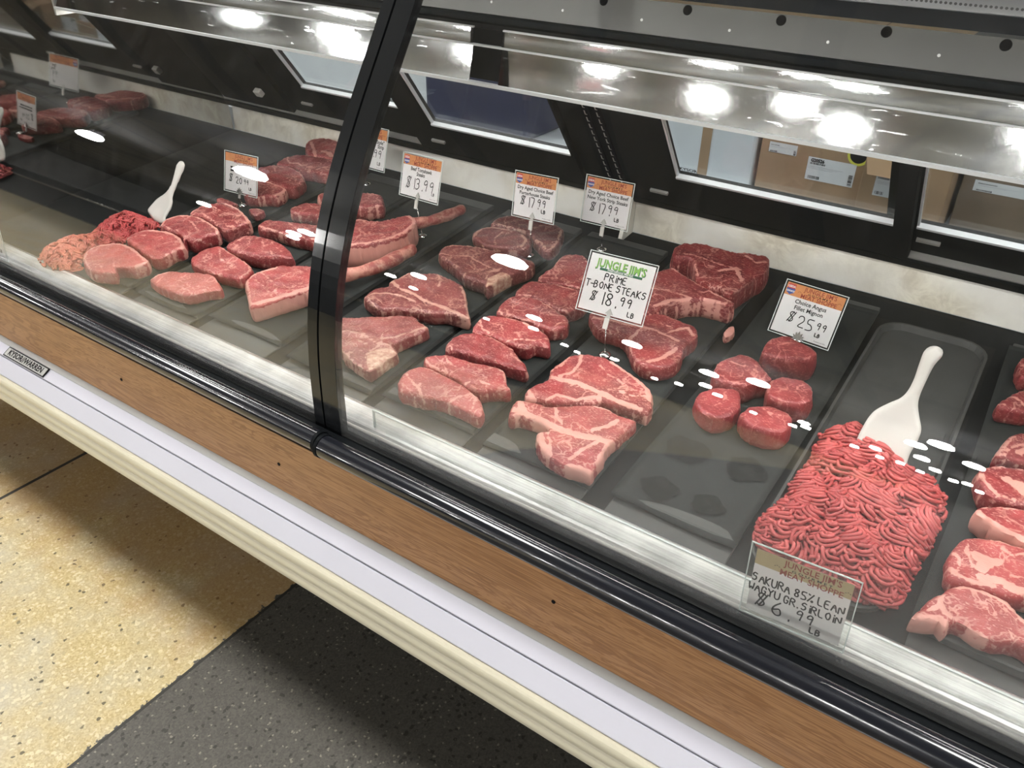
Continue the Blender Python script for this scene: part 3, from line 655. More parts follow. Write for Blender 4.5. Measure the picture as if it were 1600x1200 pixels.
def steak(name, label, group, crop, outline, h, seams=(), bones=(), tone=1.0, mat='meat', sidefat=.25, lift=0.0, res=.0042, cat='steak', lean=(0,0)):
    """top outline given as it is seen; put on the plane h above the paper, real thickness down to the paper"""
    ox, oy, s = crop; seed = int(abs(outline[0][0]*7+outline[0][1]*13)+h*1e4) % 9999
    hh = PH + .0012 + lift + h
    px = lambda P: np.array([deck_xv(ox+x/s, oy+y/s, hh) for x, y in P])
    out = catmull(px(outline), .0040)
    cen = out.mean(0); N = len(out)
    tg = np.roll(out, -1, 0)-np.roll(out, 1, 0); nr = np.stack([tg[:, 1], -tg[:, 0]], 1); nr /= np.linalg.norm(nr, axis=1)[:, None]+1e-9
    area = .5*np.sum(out[:, 0]*np.roll(out[:, 1], -1)-np.roll(out[:, 0], -1)*out[:, 1])
    if area < 0: out = out[::-1]; nr = nr[::-1]
    out = out + nr*(wob(out, seed, 330)*.0016 + wob(out, seed+2, 900)*.0011)[:, None]
    tg = np.roll(out, -1, 0)-np.roll(out, 1, 0); nr = np.stack([tg[:, 1], -tg[:, 0]], 1); nr /= np.linalg.norm(nr, axis=1)[:, None]+1e-9
    lo, hi = out.min(0), out.max(0); gx, gy = np.meshgrid(np.arange(lo[0], hi[0], res), np.arange(lo[1], hi[1], res*.87))
    gx = gx + (np.arange(gx.shape[0]) % 2)[:, None]*res/2; Q = np.stack([gx.ravel(), gy.ravel()], 1); Q = Q + np.random.default_rng(seed).uniform(-.15, .15, Q.shape)*res
    Q = Q[inside(Q, out)]; dq = seg_dist(Q, out, True); Q = Q[dq > res*.55]
    pts = np.vstack([out, Q]); vo, ed, fa, *_ = delaunay_2d_cdt([Vector(p) for p in pts], [], [list(range(N))], 1, 1e-7)
    T = np.array([v[:] for v in vo]); 
    if len(T) != len(pts) : T = T
    d = seg_dist(T, out, True); r = min(.0032, h*.12); dd = np.clip(d/r, 0, 1)
    z = hh - r*(1-np.sqrt(np.clip(1-(1-dd)**2, 0, 1)))*.9 + wob(T, seed+1, 130)*.0018 + (T-cen) @ np.array(lean)
    fat = np.zeros(len(T)); bone = np.zeros(len(T))
    for w, P in seams:
        D = seg_dist(T, px(P)) + wob(T, seed+5, 330)*.0024; fat = np.maximum(fat, np.clip(.5+(w*.00042-D)/.0042, 0, 1))
    for P in bones:
        L = px(P); i = inside(T, L); D = seg_dist(T, L, True)*np.where(i, 1, -1); bone = np.maximum(bone, np.clip(.5+D/.005, 0, 1))
    z += fat*.0007
    V = [deck_w(x, v, zz) for (x, v), zz in zip(T, z)]; F = [list(f) for f in fa]
    # which output vertices are the outline: nearest to out
    idx = []
    for p in out: idx.append(int(np.argmin(((T-p)**2).sum(1))))
    tone_a = [tone]*len(V); side_a = [0.0]*len(V); fat_a = list(fat); bone_a = list(bone)
    arc = np.concatenate([[0], np.cumsum(np.linalg.norm(np.diff(out, axis=0), axis=1))])
    K = 6; prev = idx; base = PH + .0016 + lift
    stri = np.clip(wob(np.stack([arc, arc*.3], 1), seed+9, 520)*1.8, -1, 1)
    for k in range(1, K+1):
        t = k/K; cur = []
        bul = math.sin(math.pi*min(1, t*.9))*min(.0022, h*.06) - .002*(t > .95)
        for i in range(N):
            q = out[i] + nr[i]*(bul*1.0 + stri[i]*.0014*(1-abs(2*t-1)))
            zz = z[idx[i]]*(1-t) + base*t
            cur.append(len(V)); V.append(deck_w(q[0], q[1], zz)); tone_a.append(tone*.9 - .25*max(0, -stri[i])); side_a.append(1.0)
            fat_a.append(max(fat[idx[i]]*.8, .85 if sidefat > .9 else sidefat*.5 + .42*stri[i]*min(1, sidefat*2.5))); bone_a.append(bone[idx[i]])
        for i in range(N): j = (i+1) % N; F.append([prev[i], cur[i], cur[j], prev[j]])
        prev = cur
    F.append(prev[::-1])
    o0 = deck_w(cen[0], cen[1], base)
    o = mesh_obj(name, V, F, M[mat], org=o0, smooth=True, attrs={'fat': fat_a, 'bone': bone_a, 'tone': tone_a, 'side': side_a})
    b = bmesh.new(); b.from_mesh(o.data); bmesh.ops.recalc_face_normals(b, faces=b.faces); b.to_mesh(o.data); b.free()
    o.data.set_sharp_from_angle(angle=.75)
    tagp(o, label, cat, group); return o
A = (0,250,4); B = (350,200,4); B8 = (400,200,8); G5 = (330,220,8); Cc = (650,250,4); Dd = (900,250,4); Ee = (450,400,4); Ff = (750,500,4); Gg = (1000,450,4); R1 = (1360,520,4); R2 = (1360,780,4); PX = (0,0,1)
gl = 'ribeye steaks beside the far left ground beef'
steak('ribeye_steak','pale ribeye at the front of its paper, beside the salmon pink end of the mound',gl,A,
  [(518,610),(545,565),(600,535),(680,520),(760,520),(820,542),(870,582),(925,632),(845,668),(780,664),(718,668),(718,700),(640,700),(570,690),(530,655)],.030,
  [(7,[(520,620),(545,570),(600,540),(690,525),(760,526)]),(10,[(760,525),(820,550),(870,588),(920,634),(850,664)]),(3,[(560,690),(620,650),(640,690)]),(3,[(700,690),(715,640),(740,620)]),(5,[(525,620),(560,680)])],tone=1.6)
steak('ribeye_steak','ribeye with a fat cap, second from the front beside the left mound',gl,A,
  [(790,482),(850,450),(930,435),(1020,440),(1100,465),(1140,510),(1150,545),(1080,568),(1030,600),(960,612),(900,575),(840,532),(805,508)],.030,
  [(11,[(880,445),(950,440),(1020,446),(1095,470),(1138,512),(1145,545)]),(4,[(1145,545),(1080,566),(1030,598)]),(3,[(800,490),(870,470),(940,470)])],tone=1.3)
steak('ribeye_steak','ribeye with a white fat rim, third from the front, beside the left scoop',gl,A,
  [(1005,400),(1040,365),(1130,342),(1230,350),(1310,390),(1360,430),(1365,455),(1290,472),(1210,505),(1160,490),(1150,520),(1140,470),(1100,448),(1040,432)],.032,
  [(7,[(1010,400),(1040,370),(1130,347),(1225,354)]),(8,[(1225,354),(1305,392),(1355,432),(1360,455)]),(4,[(1020,405),(1060,430),(1110,440)]),(3,[(1130,350),(1200,390),(1240,440)])],tone=.6)
steak('ribeye_steak','dark ribeye lying rearmost of the row, under the sign with the lamp glare',gl,A,
  [(1190,332),(1230,297),(1300,272),(1390,265),(1470,290),(1530,340),(1560,385),(1480,412),(1420,440),(1380,420),(1330,388),(1270,352)],.034,
  [(6,[(1195,332),(1230,300),(1300,277)]),(8,[(1400,268),(1470,296),(1528,344),(1555,385)]),(4,[(1260,330),(1290,350),(1360,400)]),(3,[(1330,290),(1400,330),(1500,350)])],tone=.45)
steak('sirloin_trimming','thin red trimming behind the rearmost dark ribeye','red trimmings at the back left',G5,[(70,722),(140,712),(220,738),(300,772),(330,795),(260,800),(180,790),(90,765)],.014,[(2,[(90,740),(200,760),(300,790)])],tone=.8,cat='meat trimming')
steak('sirloin_trimming','small dark red scrap to the right of the foot of the glare-struck sign','red trimmings at the back left',G5,[(475,848),(560,840),(650,858),(655,885),(600,910),(540,925),(490,885)],.018,[(3,[(560,850),(640,870)])],tone=.5,cat='meat trimming')
gs = 'sirloin steaks on the second paper from the left'
steak('sirloin_steak','pale wedge shaped sirloin at the front edge of the second paper',gs,A,
  [(935,745),(990,715),(1060,694),(1200,699),(1320,716),(1360,760),(1382,806),(1290,818),(1215,838),(1150,842),(1080,822),(1000,792)],.024,
  [(5,[(940,745),(1000,715),(1060,700)]),(3,[(1200,835),(1180,815),(1130,800)]),(4,[(1325,720),(1360,765)])],tone=1.8)
steak('sirloin_steak','marbled pink sirloin just behind the pale wedge shaped one',gs,A,
  [(1195,610),(1235,580),(1300,548),(1370,535),(1420,565),(1480,602),(1550,650),(1568,692),(1500,738),(1400,722),(1300,692),(1210,655)],.026,
  [(9,[(1400,545),(1440,578),(1500,610),(1550,648)]),(5,[(1552,650),(1565,690),(1505,735)]),(3,[(1370,560),(1380,620),(1470,680)]),(3,[(1420,640),(1480,665)])],tone=1.25)
steak('sirloin_steak','glossy deep red sirloin with lamp glints, third up the second paper',gs,B,
  [(15,735),(70,692),(140,668),(230,676),(330,706),(400,756),(425,808),(330,802),(220,804),(130,784),(60,764)],.030,
  [(3,[(40,725),(120,690),(220,690)]),(2,[(200,690),(280,740),(300,790)]),(2,[(300,715),(340,760),(410,790)])],tone=.55)
steak('sirloin_steak','long red steak lying under the white lamp streaks left of the black glass joint',gs,B,
  [(215,600),(270,576),(340,576),(470,590),(600,606),(660,630),(670,680),(610,704),(520,694),(420,672),(320,642),(230,626)],.030,
  [(4,[(220,610),(320,640),(420,668),(520,690),(600,698)]),(3,[(400,590),(470,640)])],tone=.55,sidefat=.4)
steak('sirloin_steak','pinkish steak peeking out left of the black joint, behind the streaked one',gs,B8,
  [(430,1000),(500,965),(640,932),(760,940),(880,965),(960,992),(960,1080),(860,1112),(720,1082),(560,1060),(450,1045)],.028,
  [(3,[(440,1010),(520,985),(640,1010)]),(2,[(640,950),(760,1010),(860,1060)])],tone=.75,sidefat=.5)
steak('sirloin_steak','steak with a pale fat edge half hidden behind the black glass joint',gs,B8,
  [(770,845),(810,812),(930,797),(1050,792),(1100,820),(1120,880),(1060,935),(960,955),(860,960),(790,942)],.026,[(8,[(775,850),(785,900),(800,940),(870,955)]),(4,[(790,830),(860,805),(950,800)])],tone=.6)
gr = 'ribeye steaks at the back of the case left of the black joint'
steak('ribeye_steak','ribeye touching the steel back ledge, rearmost on the left',gr,B8,
  [(620,205),(680,148),(780,126),(900,131),(1020,162),(1120,192),(1180,232),(1120,320),(1060,388),(900,372),(760,338),(640,302)],.034,
  [(5,[(625,210),(680,155),(780,132),(900,136),(1020,166)]),(9,[(690,180),(720,260),(740,330)]),(16,[(830,290),(900,310),(950,350)]),(5,[(1000,330),(1020,380)])],tone=.55)
steak('ribeye_steak','long marbled ribeye second from the back on the left',gr,B8,
  [(260,440),(340,376),(440,342),(560,332),(720,346),(900,378),(1050,420),(1110,470),(1000,540),(850,560),(700,532),(560,516),(450,470),(350,462)],.032,
  [(5,[(400,360),(390,400),(430,440),(540,440),(560,470),(700,490)]),(5,[(560,335),(720,350),(900,382)]),(6,[(760,520),(850,490),(960,490)])],tone=.55)
steak('ribeye_steak','broad greyish ribeye third from the back on the left',gr,B8,
  [(20,502),(120,472),(250,458),(380,470),(480,512),(560,562),(600,640),(540,700),(480,740),(370,740),(300,700),(180,655),(80,610)],.032,
  [(6,[(380,475),(480,515),(560,565),(590,620)]),(4,[(350,650),(420,620),(460,640)]),(3,[(230,490),(240,540)])],tone=.5)
steak('ribeye_steak','ribeye with a thick pale rim beside the right edge of the glare-struck sign',gr,B8,
  [(-150,642),(0,640),(120,656),(280,712),(360,746),(372,772),(330,812),(240,850),(120,842),(0,850),(-140,826)],.030,
  [(9,[(20,650),(120,665),(280,718),(352,750),(360,772),(325,806),(240,842)]),(4,[(20,850),(100,845)])],tone=.6)
steak('boneless_steak','thick dark block of beef just right of the black joint, under the tomahawk sign',None,B8,
  [(1180,832),(1310,804),(1440,809),(1550,832),(1585,880),(1580,950),(1480,966),(1380,984),(1260,970),(1180,950)],.036,[(4,[(1310,808),(1440,812),(1550,836)]),(3,[(1270,965),(1400,985),(1575,950)])],tone=.4,sidefat=.12)
# tomahawk steaks: meat with a long rib bone
def tomahawk(label, crop, outline, h, seams, bonepath, rad, tone, bz0, bz1):
    r = empty('tomahawk_steak', (0,0,0)); m = steak('meat', None, None, crop, outline, h, seams, tone=tone, sidefat=.95, cat=None)
    org = ORG[m]; r.location = tuple(org); ORG[r] = org; m.parent = r; m.location = (0,0,0)
    ox, oy, s = crop; P = []
    n = len(bonepath)
    for i, (x, y) in enumerate(bonepath):
        zz = bz0 + (bz1-bz0)*i/(n-1); q = deck_xv(ox+x/s, oy+y/s, zz); P.append(deck_w(q[0], q[1], zz))
    P = np.array(P); tt = np.linspace(0, n-1, 26); P2 = np.stack([np.interp(tt, range(n), P[:, k]) for k in range(3)], 1)
    for _ in range(3): P2[1:-1] = (P2[:-2]+2*P2[1:-1]+P2[2:])/4
    rr = rad*(1+.12*np.sin(np.linspace(0, 11, 26))*.6+.10*np.sin(np.linspace(1, 27, 26))*.5); rr[-1] *= .8; rr[0] *= .9
    MB().tube(P2, rr, 14).build('rib_bone', M['bone'], r, smooth=True)
    tagp(r, label, 'steak', 'tomahawk steaks'); return r
tomahawk('front tomahawk steak, its pink bone curving to the right behind the black glass joint', B,
  [(135,960),(160,925),(230,890),(330,862),(420,856),(560,862),(660,872),(715,900),(720,950),(640,985),(545,1008),(400,1052),(300,1082),(230,1105),(165,1115),(150,1050)], .036,
  [(13,[(155,1105),(230,1090),(300,1070),(400,1040),(545,996),(700,950)]),(7,[(142,960),(155,1040),(160,1105)]),(6,[(150,940),(230,900),(330,872)]),(3,[(180,940),(260,1000),(300,1050)]),(3,[(230,900),(300,960),(420,900)]),(4,[(290,1050),(330,1000)])],
  [(660,935),(740,925),(860,900),(980,860),(1090,805),(1185,755)], .0140, 1.25, PH+.024, PH+.018)
tomahawk('rear tomahawk steak with a long bone pointing up to its price sign', B,
  [(640,600),(700,588),(805,577),(860,567),(960,580),(1060,562),(1150,542),(1192,568),(1192,600),(1130,660),(1010,702),(900,727),(790,733),(690,722),(640,690)], .052,
  [(8,[(700,715),(800,725),(900,718),(1010,694),(1125,652),(1180,605)]),(5,[(805,580),(860,572),(960,586)]),(4,[(860,572),(900,600)]),(9,[(1150,548),(1188,572),(1186,600)])],
  [(1150,598),(1240,592),(1320,572),(1400,545),(1495,505)], .0125, .7, PH+.036, PH+.026)
gp = 'porterhouse steaks'
bn = [(500,605),(580,570),(650,585),(680,602),(600,668),(505,716),(490,660)]
steak('porterhouse_steak','front porterhouse with a pale bone corner, right beside the black glass joint',gp,Ee,
  [(270,388),(400,380),(560,372),(700,370),(780,374),(830,415),(876,446),(840,470),(760,502),(690,532),(655,560),(682,602),(620,642),(540,702),(500,718),(440,682),(380,640),(330,582),(280,520),(262,450)],.026,
  [(5,[(300,470),(380,470),(470,492),(560,548),(640,556)]),(4,[(470,490),(440,530),(490,545)]),(6,[(580,515),(680,505),(780,470),(860,445)]),(4,[(580,540),(590,480),(640,450)]),(4,[(375,640),(380,600),(410,600)]),(5,[(330,580),(380,640),(440,680),(495,712)]),(4,[(480,640),(500,600),(570,560)])],[bn],tone=1.4,mat='aged',sidefat=.5)
steak('porterhouse_steak','porterhouse with lamp glints, second from the front of its paper',gp,Ee,
  [(640,156),(700,130),(770,96),(850,106),(930,105),(1010,140),(1090,186),(1110,260),(1120,330),(1130,386),(1060,372),(980,352),(900,356),(800,342),(700,332),(600,332),(540,312),(478,262),(500,230),(560,192),(622,186)],.028,
  [(9,[(645,160),(690,200),(760,225),(880,292),(1000,332),(1120,388)]),(5,[(480,258),(540,232),(620,235),(700,245),(800,290)]),(4,[(640,155),(700,135),(770,100)]),(4,[(945,115),(950,170),(920,210)]),(6,[(1085,190),(1108,265),(1125,380)]),(4,[(640,310),(660,260)])],tone=.7,mat='aged',sidefat=.4)
steak('porterhouse_steak','porterhouse with a grey bone end and the large round lamp glare',gp,Cc,
  [(145,580),(170,546),(240,528),(360,538),(500,566),(640,602),(735,634),(710,672),(590,716),(480,776),(440,792),(418,762),(350,742),(300,722),(240,662),(165,608)],.030,
  [(4,[(150,582),(240,600),(330,600),(420,652),(500,690)]),(5,[(170,548),(240,533),(360,543),(500,570)]),(3,[(300,720),(320,700),(430,690)]),(5,[(430,750),(460,700),(520,690)]),(3,[(500,690),(600,660)])],[[(436,788),(452,735),(530,700),(592,716),(490,774)]],tone=.45,mat='aged',sidefat=.35)
steak('porterhouse_steak','porterhouse with a bone side facing left, behind the stem of its sign',gp,Cc,
  [(355,466),(400,426),(470,414),(580,430),(680,456),(722,502),(690,548),(600,548),(500,542),(430,525)],.026,[(8,[(365,470),(410,430),(480,422),(580,436)]),(7,[(660,470),(690,500),(660,540)]),(4,[(500,540),(490,490),(540,450)])],tone=.35,mat='aged',sidefat=.6)
steak('porterhouse_steak','dark rearmost porterhouse directly under the porterhouse price sign',gp,Cc,
  [(470,396),(500,366),(580,342),(700,350),(800,370),(860,394),(918,430),(908,482),(870,545),(810,560),(748,508),(700,448),(600,422),(520,408)],.026,[(5,[(905,440),(895,490),(850,550)]),(4,[(480,395),(580,415),(690,440)]),(5,[(745,500),(790,520),(810,555)])],tone=.22,mat='aged',sidefat=.3)
gn = 'New York strips in a row'
def strip_(label, crop, o, h, seams, tone): steak('strip_steak', label, gn, crop, o, h, seams, tone=tone, sidefat=.34)
strip_('frontmost pink New York strip, nearest the steel sill',Ee,[(690,790),(730,722),(800,692),(860,690),(930,720),(1010,760),(1090,800),(1150,850),(1200,900),(1215,960),(1190,1000),(1110,962),(1020,922),(930,892),(840,882),(760,862),(700,840)],.028,
  [(4,[(740,740),(780,790),(820,830),(840,880)]),(4,[(820,800),(830,860),(790,870)]),(4,[(1000,920),(1060,880),(1150,860),(1200,905)]),(3,[(1150,980),(1170,900)]),(4,[(860,692),(930,722),(1010,762)])],1.5)
strip_('second New York strip from the front, marbled near its left end',Ee,[(850,640),(890,620),(980,612),(1080,640),(1180,665),(1280,686),(1350,720),(1360,780),(1386,830),(1280,832),(1200,842),(1140,830),(1060,772),(960,722),(870,690)],.028,
  [(4,[(980,618),(1000,660),(1050,690)]),(4,[(1110,800),(1160,770),(1260,800)]),(4,[(860,650),(900,690),(980,720)]),(3,[(1280,690),(1350,724),(1360,780)])],1.3)
strip_('third New York strip from the front, with a sharp right tip',Ee,[(985,560),(1030,510),(1100,480),(1180,478),(1260,500),(1340,540),(1400,575),(1440,630),(1480,670),(1485,712),(1400,692),(1330,672),(1230,640),(1140,612),(1060,592),(1000,592)],.028,
  [(5,[(1180,480),(1260,504),(1340,544),(1400,580)]),(3,[(1010,560),(1040,600)]),(3,[(1370,600),(1420,630),(1470,670)])],.7)
strip_('fourth New York strip from the front, with a lamp glint on its right end',Cc,[(355,1050),(400,985),(470,968),(570,980),(680,1010),(780,1060),(830,1110),(826,1165),(740,1150),(690,1172),(570,1142),(540,1130),(460,1092),(380,1080)],.028,
  [(5,[(570,984),(650,1005),(720,1040),(780,1070)]),(4,[(400,1000),(420,1060),(480,1090)]),(5,[(560,1135),(640,1120),(740,1130),(820,1120)])],.8)
strip_('fifth New York strip from the front, with a cream fat line along its back',Cc,[(510,930),(560,870),(640,840),(740,860),(830,902),(900,952),(946,986),(940,1040),(850,1052),(780,1040),(700,1002),(600,972),(520,965)],.028,
  [(5,[(690,850),(760,870),(830,912),(880,940)]),(4,[(520,935),(540,965)]),(4,[(860,1040),(930,1000)])],.6)
strip_('sixth New York strip from the front, just left of the white prime T-bone sign',Cc,[(620,845),(660,782),(730,754),(830,766),(950,790),(1040,816),(1070,880),(1000,930),(900,938),(830,900),(740,858)],.028,[(5,[(790,758),(880,780),(980,808)]),(4,[(640,840),(730,850)])],.5)
strip_('rearmost New York strip of the row, dark, behind the sixth',Cc,[(765,738),(800,700),(860,660),(905,602),(960,586),(1040,592),(1078,640),(1085,720),(1040,792),(950,780),(840,762)],.028,[(3,[(900,610),(880,640),(870,680)]),(3,[(1040,600),(1070,640)])],.4)
gt = 'T-bone steaks'
steak('t_bone_steak','front T-bone with a broad white T of fat and a bright red tip',gt,Ff,
  [(180,602),(215,512),(260,496),(360,516),(440,538),(560,531),(680,530),(780,546),(860,586),(970,630),(905,692),(845,752),(790,800),(765,860),(722,912),(690,962),(650,945),(560,922),(500,900),(440,862),(385,820),(360,775),(362,705),(432,688),(400,650),(320,622),(250,602)],.026,
  [(15,[(215,560),(300,590),(400,640),(500,680),(620,720),(740,745),(810,765)]),(13,[(250,520),(270,560),(230,600)]),(7,[(470,540),(480,600),(510,650)]),(14,[(370,710),(385,770),(430,840)]),(6,[(420,700),(440,760),(430,850)]),(8,[(560,870),(640,810),(720,770)]),(9,[(700,690),(790,665),(860,630)]),(12,[(820,760),(770,830),(740,890)]),(14,[(560,915),(640,935),(690,955)]),(4,[(680,535),(780,550),(860,588)])],tone=1.2,sidefat=.55,res=.0034)
steak('t_bone_steak','wide T-bone at the foot of the prime sign, second from the front',gt,Ff,
  [(440,320),(490,272),(560,222),(640,211),(700,216),(790,236),(870,282),(950,336),(1030,402),(1072,452),(1072,530),(1050,578),(980,562),(900,542),(830,520),(780,502),(745,506),(690,522),(600,512),(500,514),(410,502),(290,482),(298,430),(350,400),(430,362)],.028,
  [(12,[(430,355),(500,370),(600,392),(700,430),(850,505),(1000,555)]),(6,[(640,215),(620,270),(580,330),(500,350)]),(13,[(830,262),(900,305),(980,360),(1045,425),(1066,500)]),(8,[(300,440),(340,490),(290,480)]),(8,[(420,495),(480,470),(600,500),(720,480)]),(10,[(740,500),(760,450),(850,500)]),(5,[(440,320),(500,285),(560,228)]),(4,[(750,280),(800,340),(900,400)]),(4,[(860,440),(950,470),(1040,480)])],tone=.8,sidefat=.6,res=.0036)
steak('t_bone_steak','T-bone behind the prime sign stem with a pale pink lower lobe',gt,PX,
  [(922,488),(950,484),(1010,488),(1040,491),(1070,503),(1087,510),(1088,526),(1070,541),(1062,560),(1045,572),(1012,572),(992,560),(978,530),(962,520),(935,512)],.030,
  [(7,[(925,495),(975,505),(1020,515),(1060,533)]),(6,[(985,530),(1005,510)]),(10,[(1012,566),(1035,560),(1055,545)]),(6,[(1040,520),(1075,512),(1084,524)]),(3,[(1010,495),(1050,512)])],tone=.6,sidefat=.4)
steak('t_bone_steak','thick T-bone with a pale bony side, just right of the prime sign',gt,Dd,
  [(400,770),(440,720),(520,690),(600,674),(680,720),(760,770),(860,820),(940,862),(990,892),(960,908),(880,890),(800,872),(700,872),(620,892),(560,902),(500,932),(420,930),(390,850)],.040,
  [(6,[(600,680),(690,728),(770,780),(860,828),(980,890)]),(10,[(500,910),(580,880),(700,868)]),(4,[(440,800),(560,810),(720,860)]),(7,[(800,868),(900,890)])],tone=.45,sidefat=.85)
steak('t_bone_steak','rearmost tall T-bone standing against the steel back ledge',gt,Dd,
  [(605,592),(620,542),(680,516),(780,520),(880,540),(980,570),(1080,578),(1170,594),(1203,612),(1195,680),(1110,735),(1030,790),(965,832),(900,792),(850,792),(780,752),(745,725),(740,645),(700,602),(645,604)],.048,
  [(4,[(615,580),(720,590),(820,625),(960,670),(1060,690)]),(7,[(1060,600),(1120,640),(1190,640)]),(9,[(900,690),(1000,680),(1040,760)]),(5,[(745,640),(760,720)]),(4,[(980,575),(1080,585)])],tone=.4,sidefat=.4)
steak('fat_scrap','small pale scrap of fat on the paper right of the thick T-bone',None,Dd,[(925,1075),(955,1045),(985,1036),(990,1060),(965,1095),(930,1105)],.016,[(30,[(925,1080),(960,1060),(985,1045)])],tone=.5,cat='meat trimming',sidefat=.9)
gf = 'filets mignons on the stained paper'
def filet(label, o, h, seams, tone): steak('filet_mignon', label, gf, Gg, o, h, seams, tone=tone, mat='filet', sidefat=.06, cat='filet')
filet('front left filet of the cluster, with a forked pale vein',[(350,680),(400,635),(480,620),(560,622),(618,640),(625,700),(610,760),(540,800),(460,806),(390,772),(355,730)],.034,[(3,[(560,628),(530,660),(535,690),(500,720),(470,735)]),(2,[(535,690),(570,710)])],1.0)
filet('front right filet of the cluster, crossed by lamp dashes',[(630,790),(670,746),(740,729),(850,741),(920,770),(945,802),(942,852),(900,890),(800,892),(710,862),(660,832)],.038,[(3,[(770,750),(820,790),(880,800),(940,805)]),(2,[(890,800),(890,830)])],.95)
filet('right filet beside the ground beef tray, with a branching vein on its top',[(795,620),(830,570),(900,553),(990,560),(1060,600),(1078,650),(1060,702),(980,720),(880,702),(810,672)],.040,[(3,[(1055,605),(1000,612),(930,605),(910,640)]),(2,[(1000,612),(970,650)])],.75)
filet('left filet with a pointed top edge, nearest the T-bone paper',[(455,530),(500,456),(560,430),(640,410),(720,440),(780,510),(820,562),(740,574),(660,604),(560,592),(480,566)],.040,[(3,[(560,460),(620,480),(700,500),(730,530)]),(2,[(730,490),(690,500)])],.65)
filet('rear filet directly under the filet price sign',[(765,402),(790,342),(840,306),(920,298),(1000,330),(1098,390),(1092,422),(1000,442),(900,432),(820,422)],.050,[(3,[(820,370),(880,350),(950,340)]),(2,[(780,400),(840,360)])],.5)
ge = 'marbled ribeyes on the far right paper'
steak('ribeye_steak','front right ribeye with a red fatty tail, cut by the right picture edge',ge,R2,
  [(262,738),(330,672),(400,606),(445,592),(480,562),(540,536),(640,546),(760,590),(870,650),(960,742),(1080,850),(1120,930),(1040,960),(940,900),(820,882),(700,852),(600,785),(545,760),(500,775),(470,805),(430,760),(350,762)],.028,
  [(9,[(540,542),(640,552),(760,598),(870,660),(960,750),(1050,850)]),(9,[(445,595),(440,650),(460,700),(500,740)]),(13,[(280,735),(350,740),(430,750),(480,790)]),(5,[(300,710),(400,680)]),(5,[(560,770),(620,800),(720,860)]),(4,[(880,870),(870,810)])],tone=1.45,res=.0036)
steak('ribeye_steak','wide ribeye with a big white fat eye, second from the front on the right',ge,R2,
  [(490,420),(510,332),(570,252),(650,236),(800,256),(960,300),(1150,330),(1250,450),(1150,600),(1000,612),(860,598),(740,560),(620,532),(540,512),(500,482)],.030,
  [(20,[(670,360),(730,380),(700,430)]),(14,[(740,385),(800,395)]),(15,[(700,490),(800,510),(900,560),(1000,600)]),(7,[(495,420),(530,470),(620,505),(760,540)]),(5,[(520,330),(560,380),(545,460)]),(4,[(610,260),(600,340),(640,420)]),(4,[(820,310),(880,350),(980,340)]),(4,[(880,480),(960,490)]),(4,[(650,240),(800,262),(960,306)])],tone=1.3,res=.0036)
steak('ribeye_steak','ribeye with a pale fatty left flank, third from the front on the right',ge,R2,
  [(655,75),(700,46),(800,42),(960,62),(1150,92),(1200,200),(1150,300),(1000,285),(900,232),(800,182),(715,122)],.036,
  [(13,[(660,75),(720,125),(800,180),(900,228),(980,262)]),(5,[(700,52),(800,48),(960,66)]),(3,[(800,100),(900,160)])],tone=1.1,sidefat=.9)
steak('ribeye_steak','ribeye with a fatty curl and pink left side, fourth from the front on the right',ge,R1,
  [(680,862),(730,836),(860,830),(960,850),(1100,880),(1150,960),(1100,1040),(980,1080),(880,1062),(780,1030),(720,990),(690,935)],.036,
  [(18,[(860,920),(940,960),(960,1000)]),(6,[(690,880),(740,960),(800,1010),(900,1045)]),(4,[(730,842),(860,838),(960,856)]),(4,[(790,880),(760,920)])],tone=.75,sidefat=.5)
steak('ribeye_steak','dark ribeye fifth from the front on the right, its left end showing',ge,R1,
  [(790,762),(830,692),(880,642),(950,622),(1060,640),(1100,740),(1040,812),(930,800),(850,775)],.034,[(6,[(800,750),(840,700),(890,650)]),(5,[(840,760),(870,720),(950,700)]),(12,[(930,750),(980,730)])],tone=.55,sidefat=.4)
steak('ribeye_steak','small end of a dark ribeye at the right picture edge, second from the back',ge,R1,[(800,440),(870,392),(960,352),(1050,360),(1090,430),(1000,488),(900,478),(830,468)],.030,[(6,[(880,400),(930,420),(960,450)]),(3,[(810,440),(870,470)])],tone=.5)
steak('ribeye_steak','corner of the rearmost dark ribeye at the right picture edge',ge,R1,[(930,190),(965,150),(1050,160),(1090,220),(1000,272),(945,262)],.030,[(3,[(940,200),(1000,220)])],tone=.4)

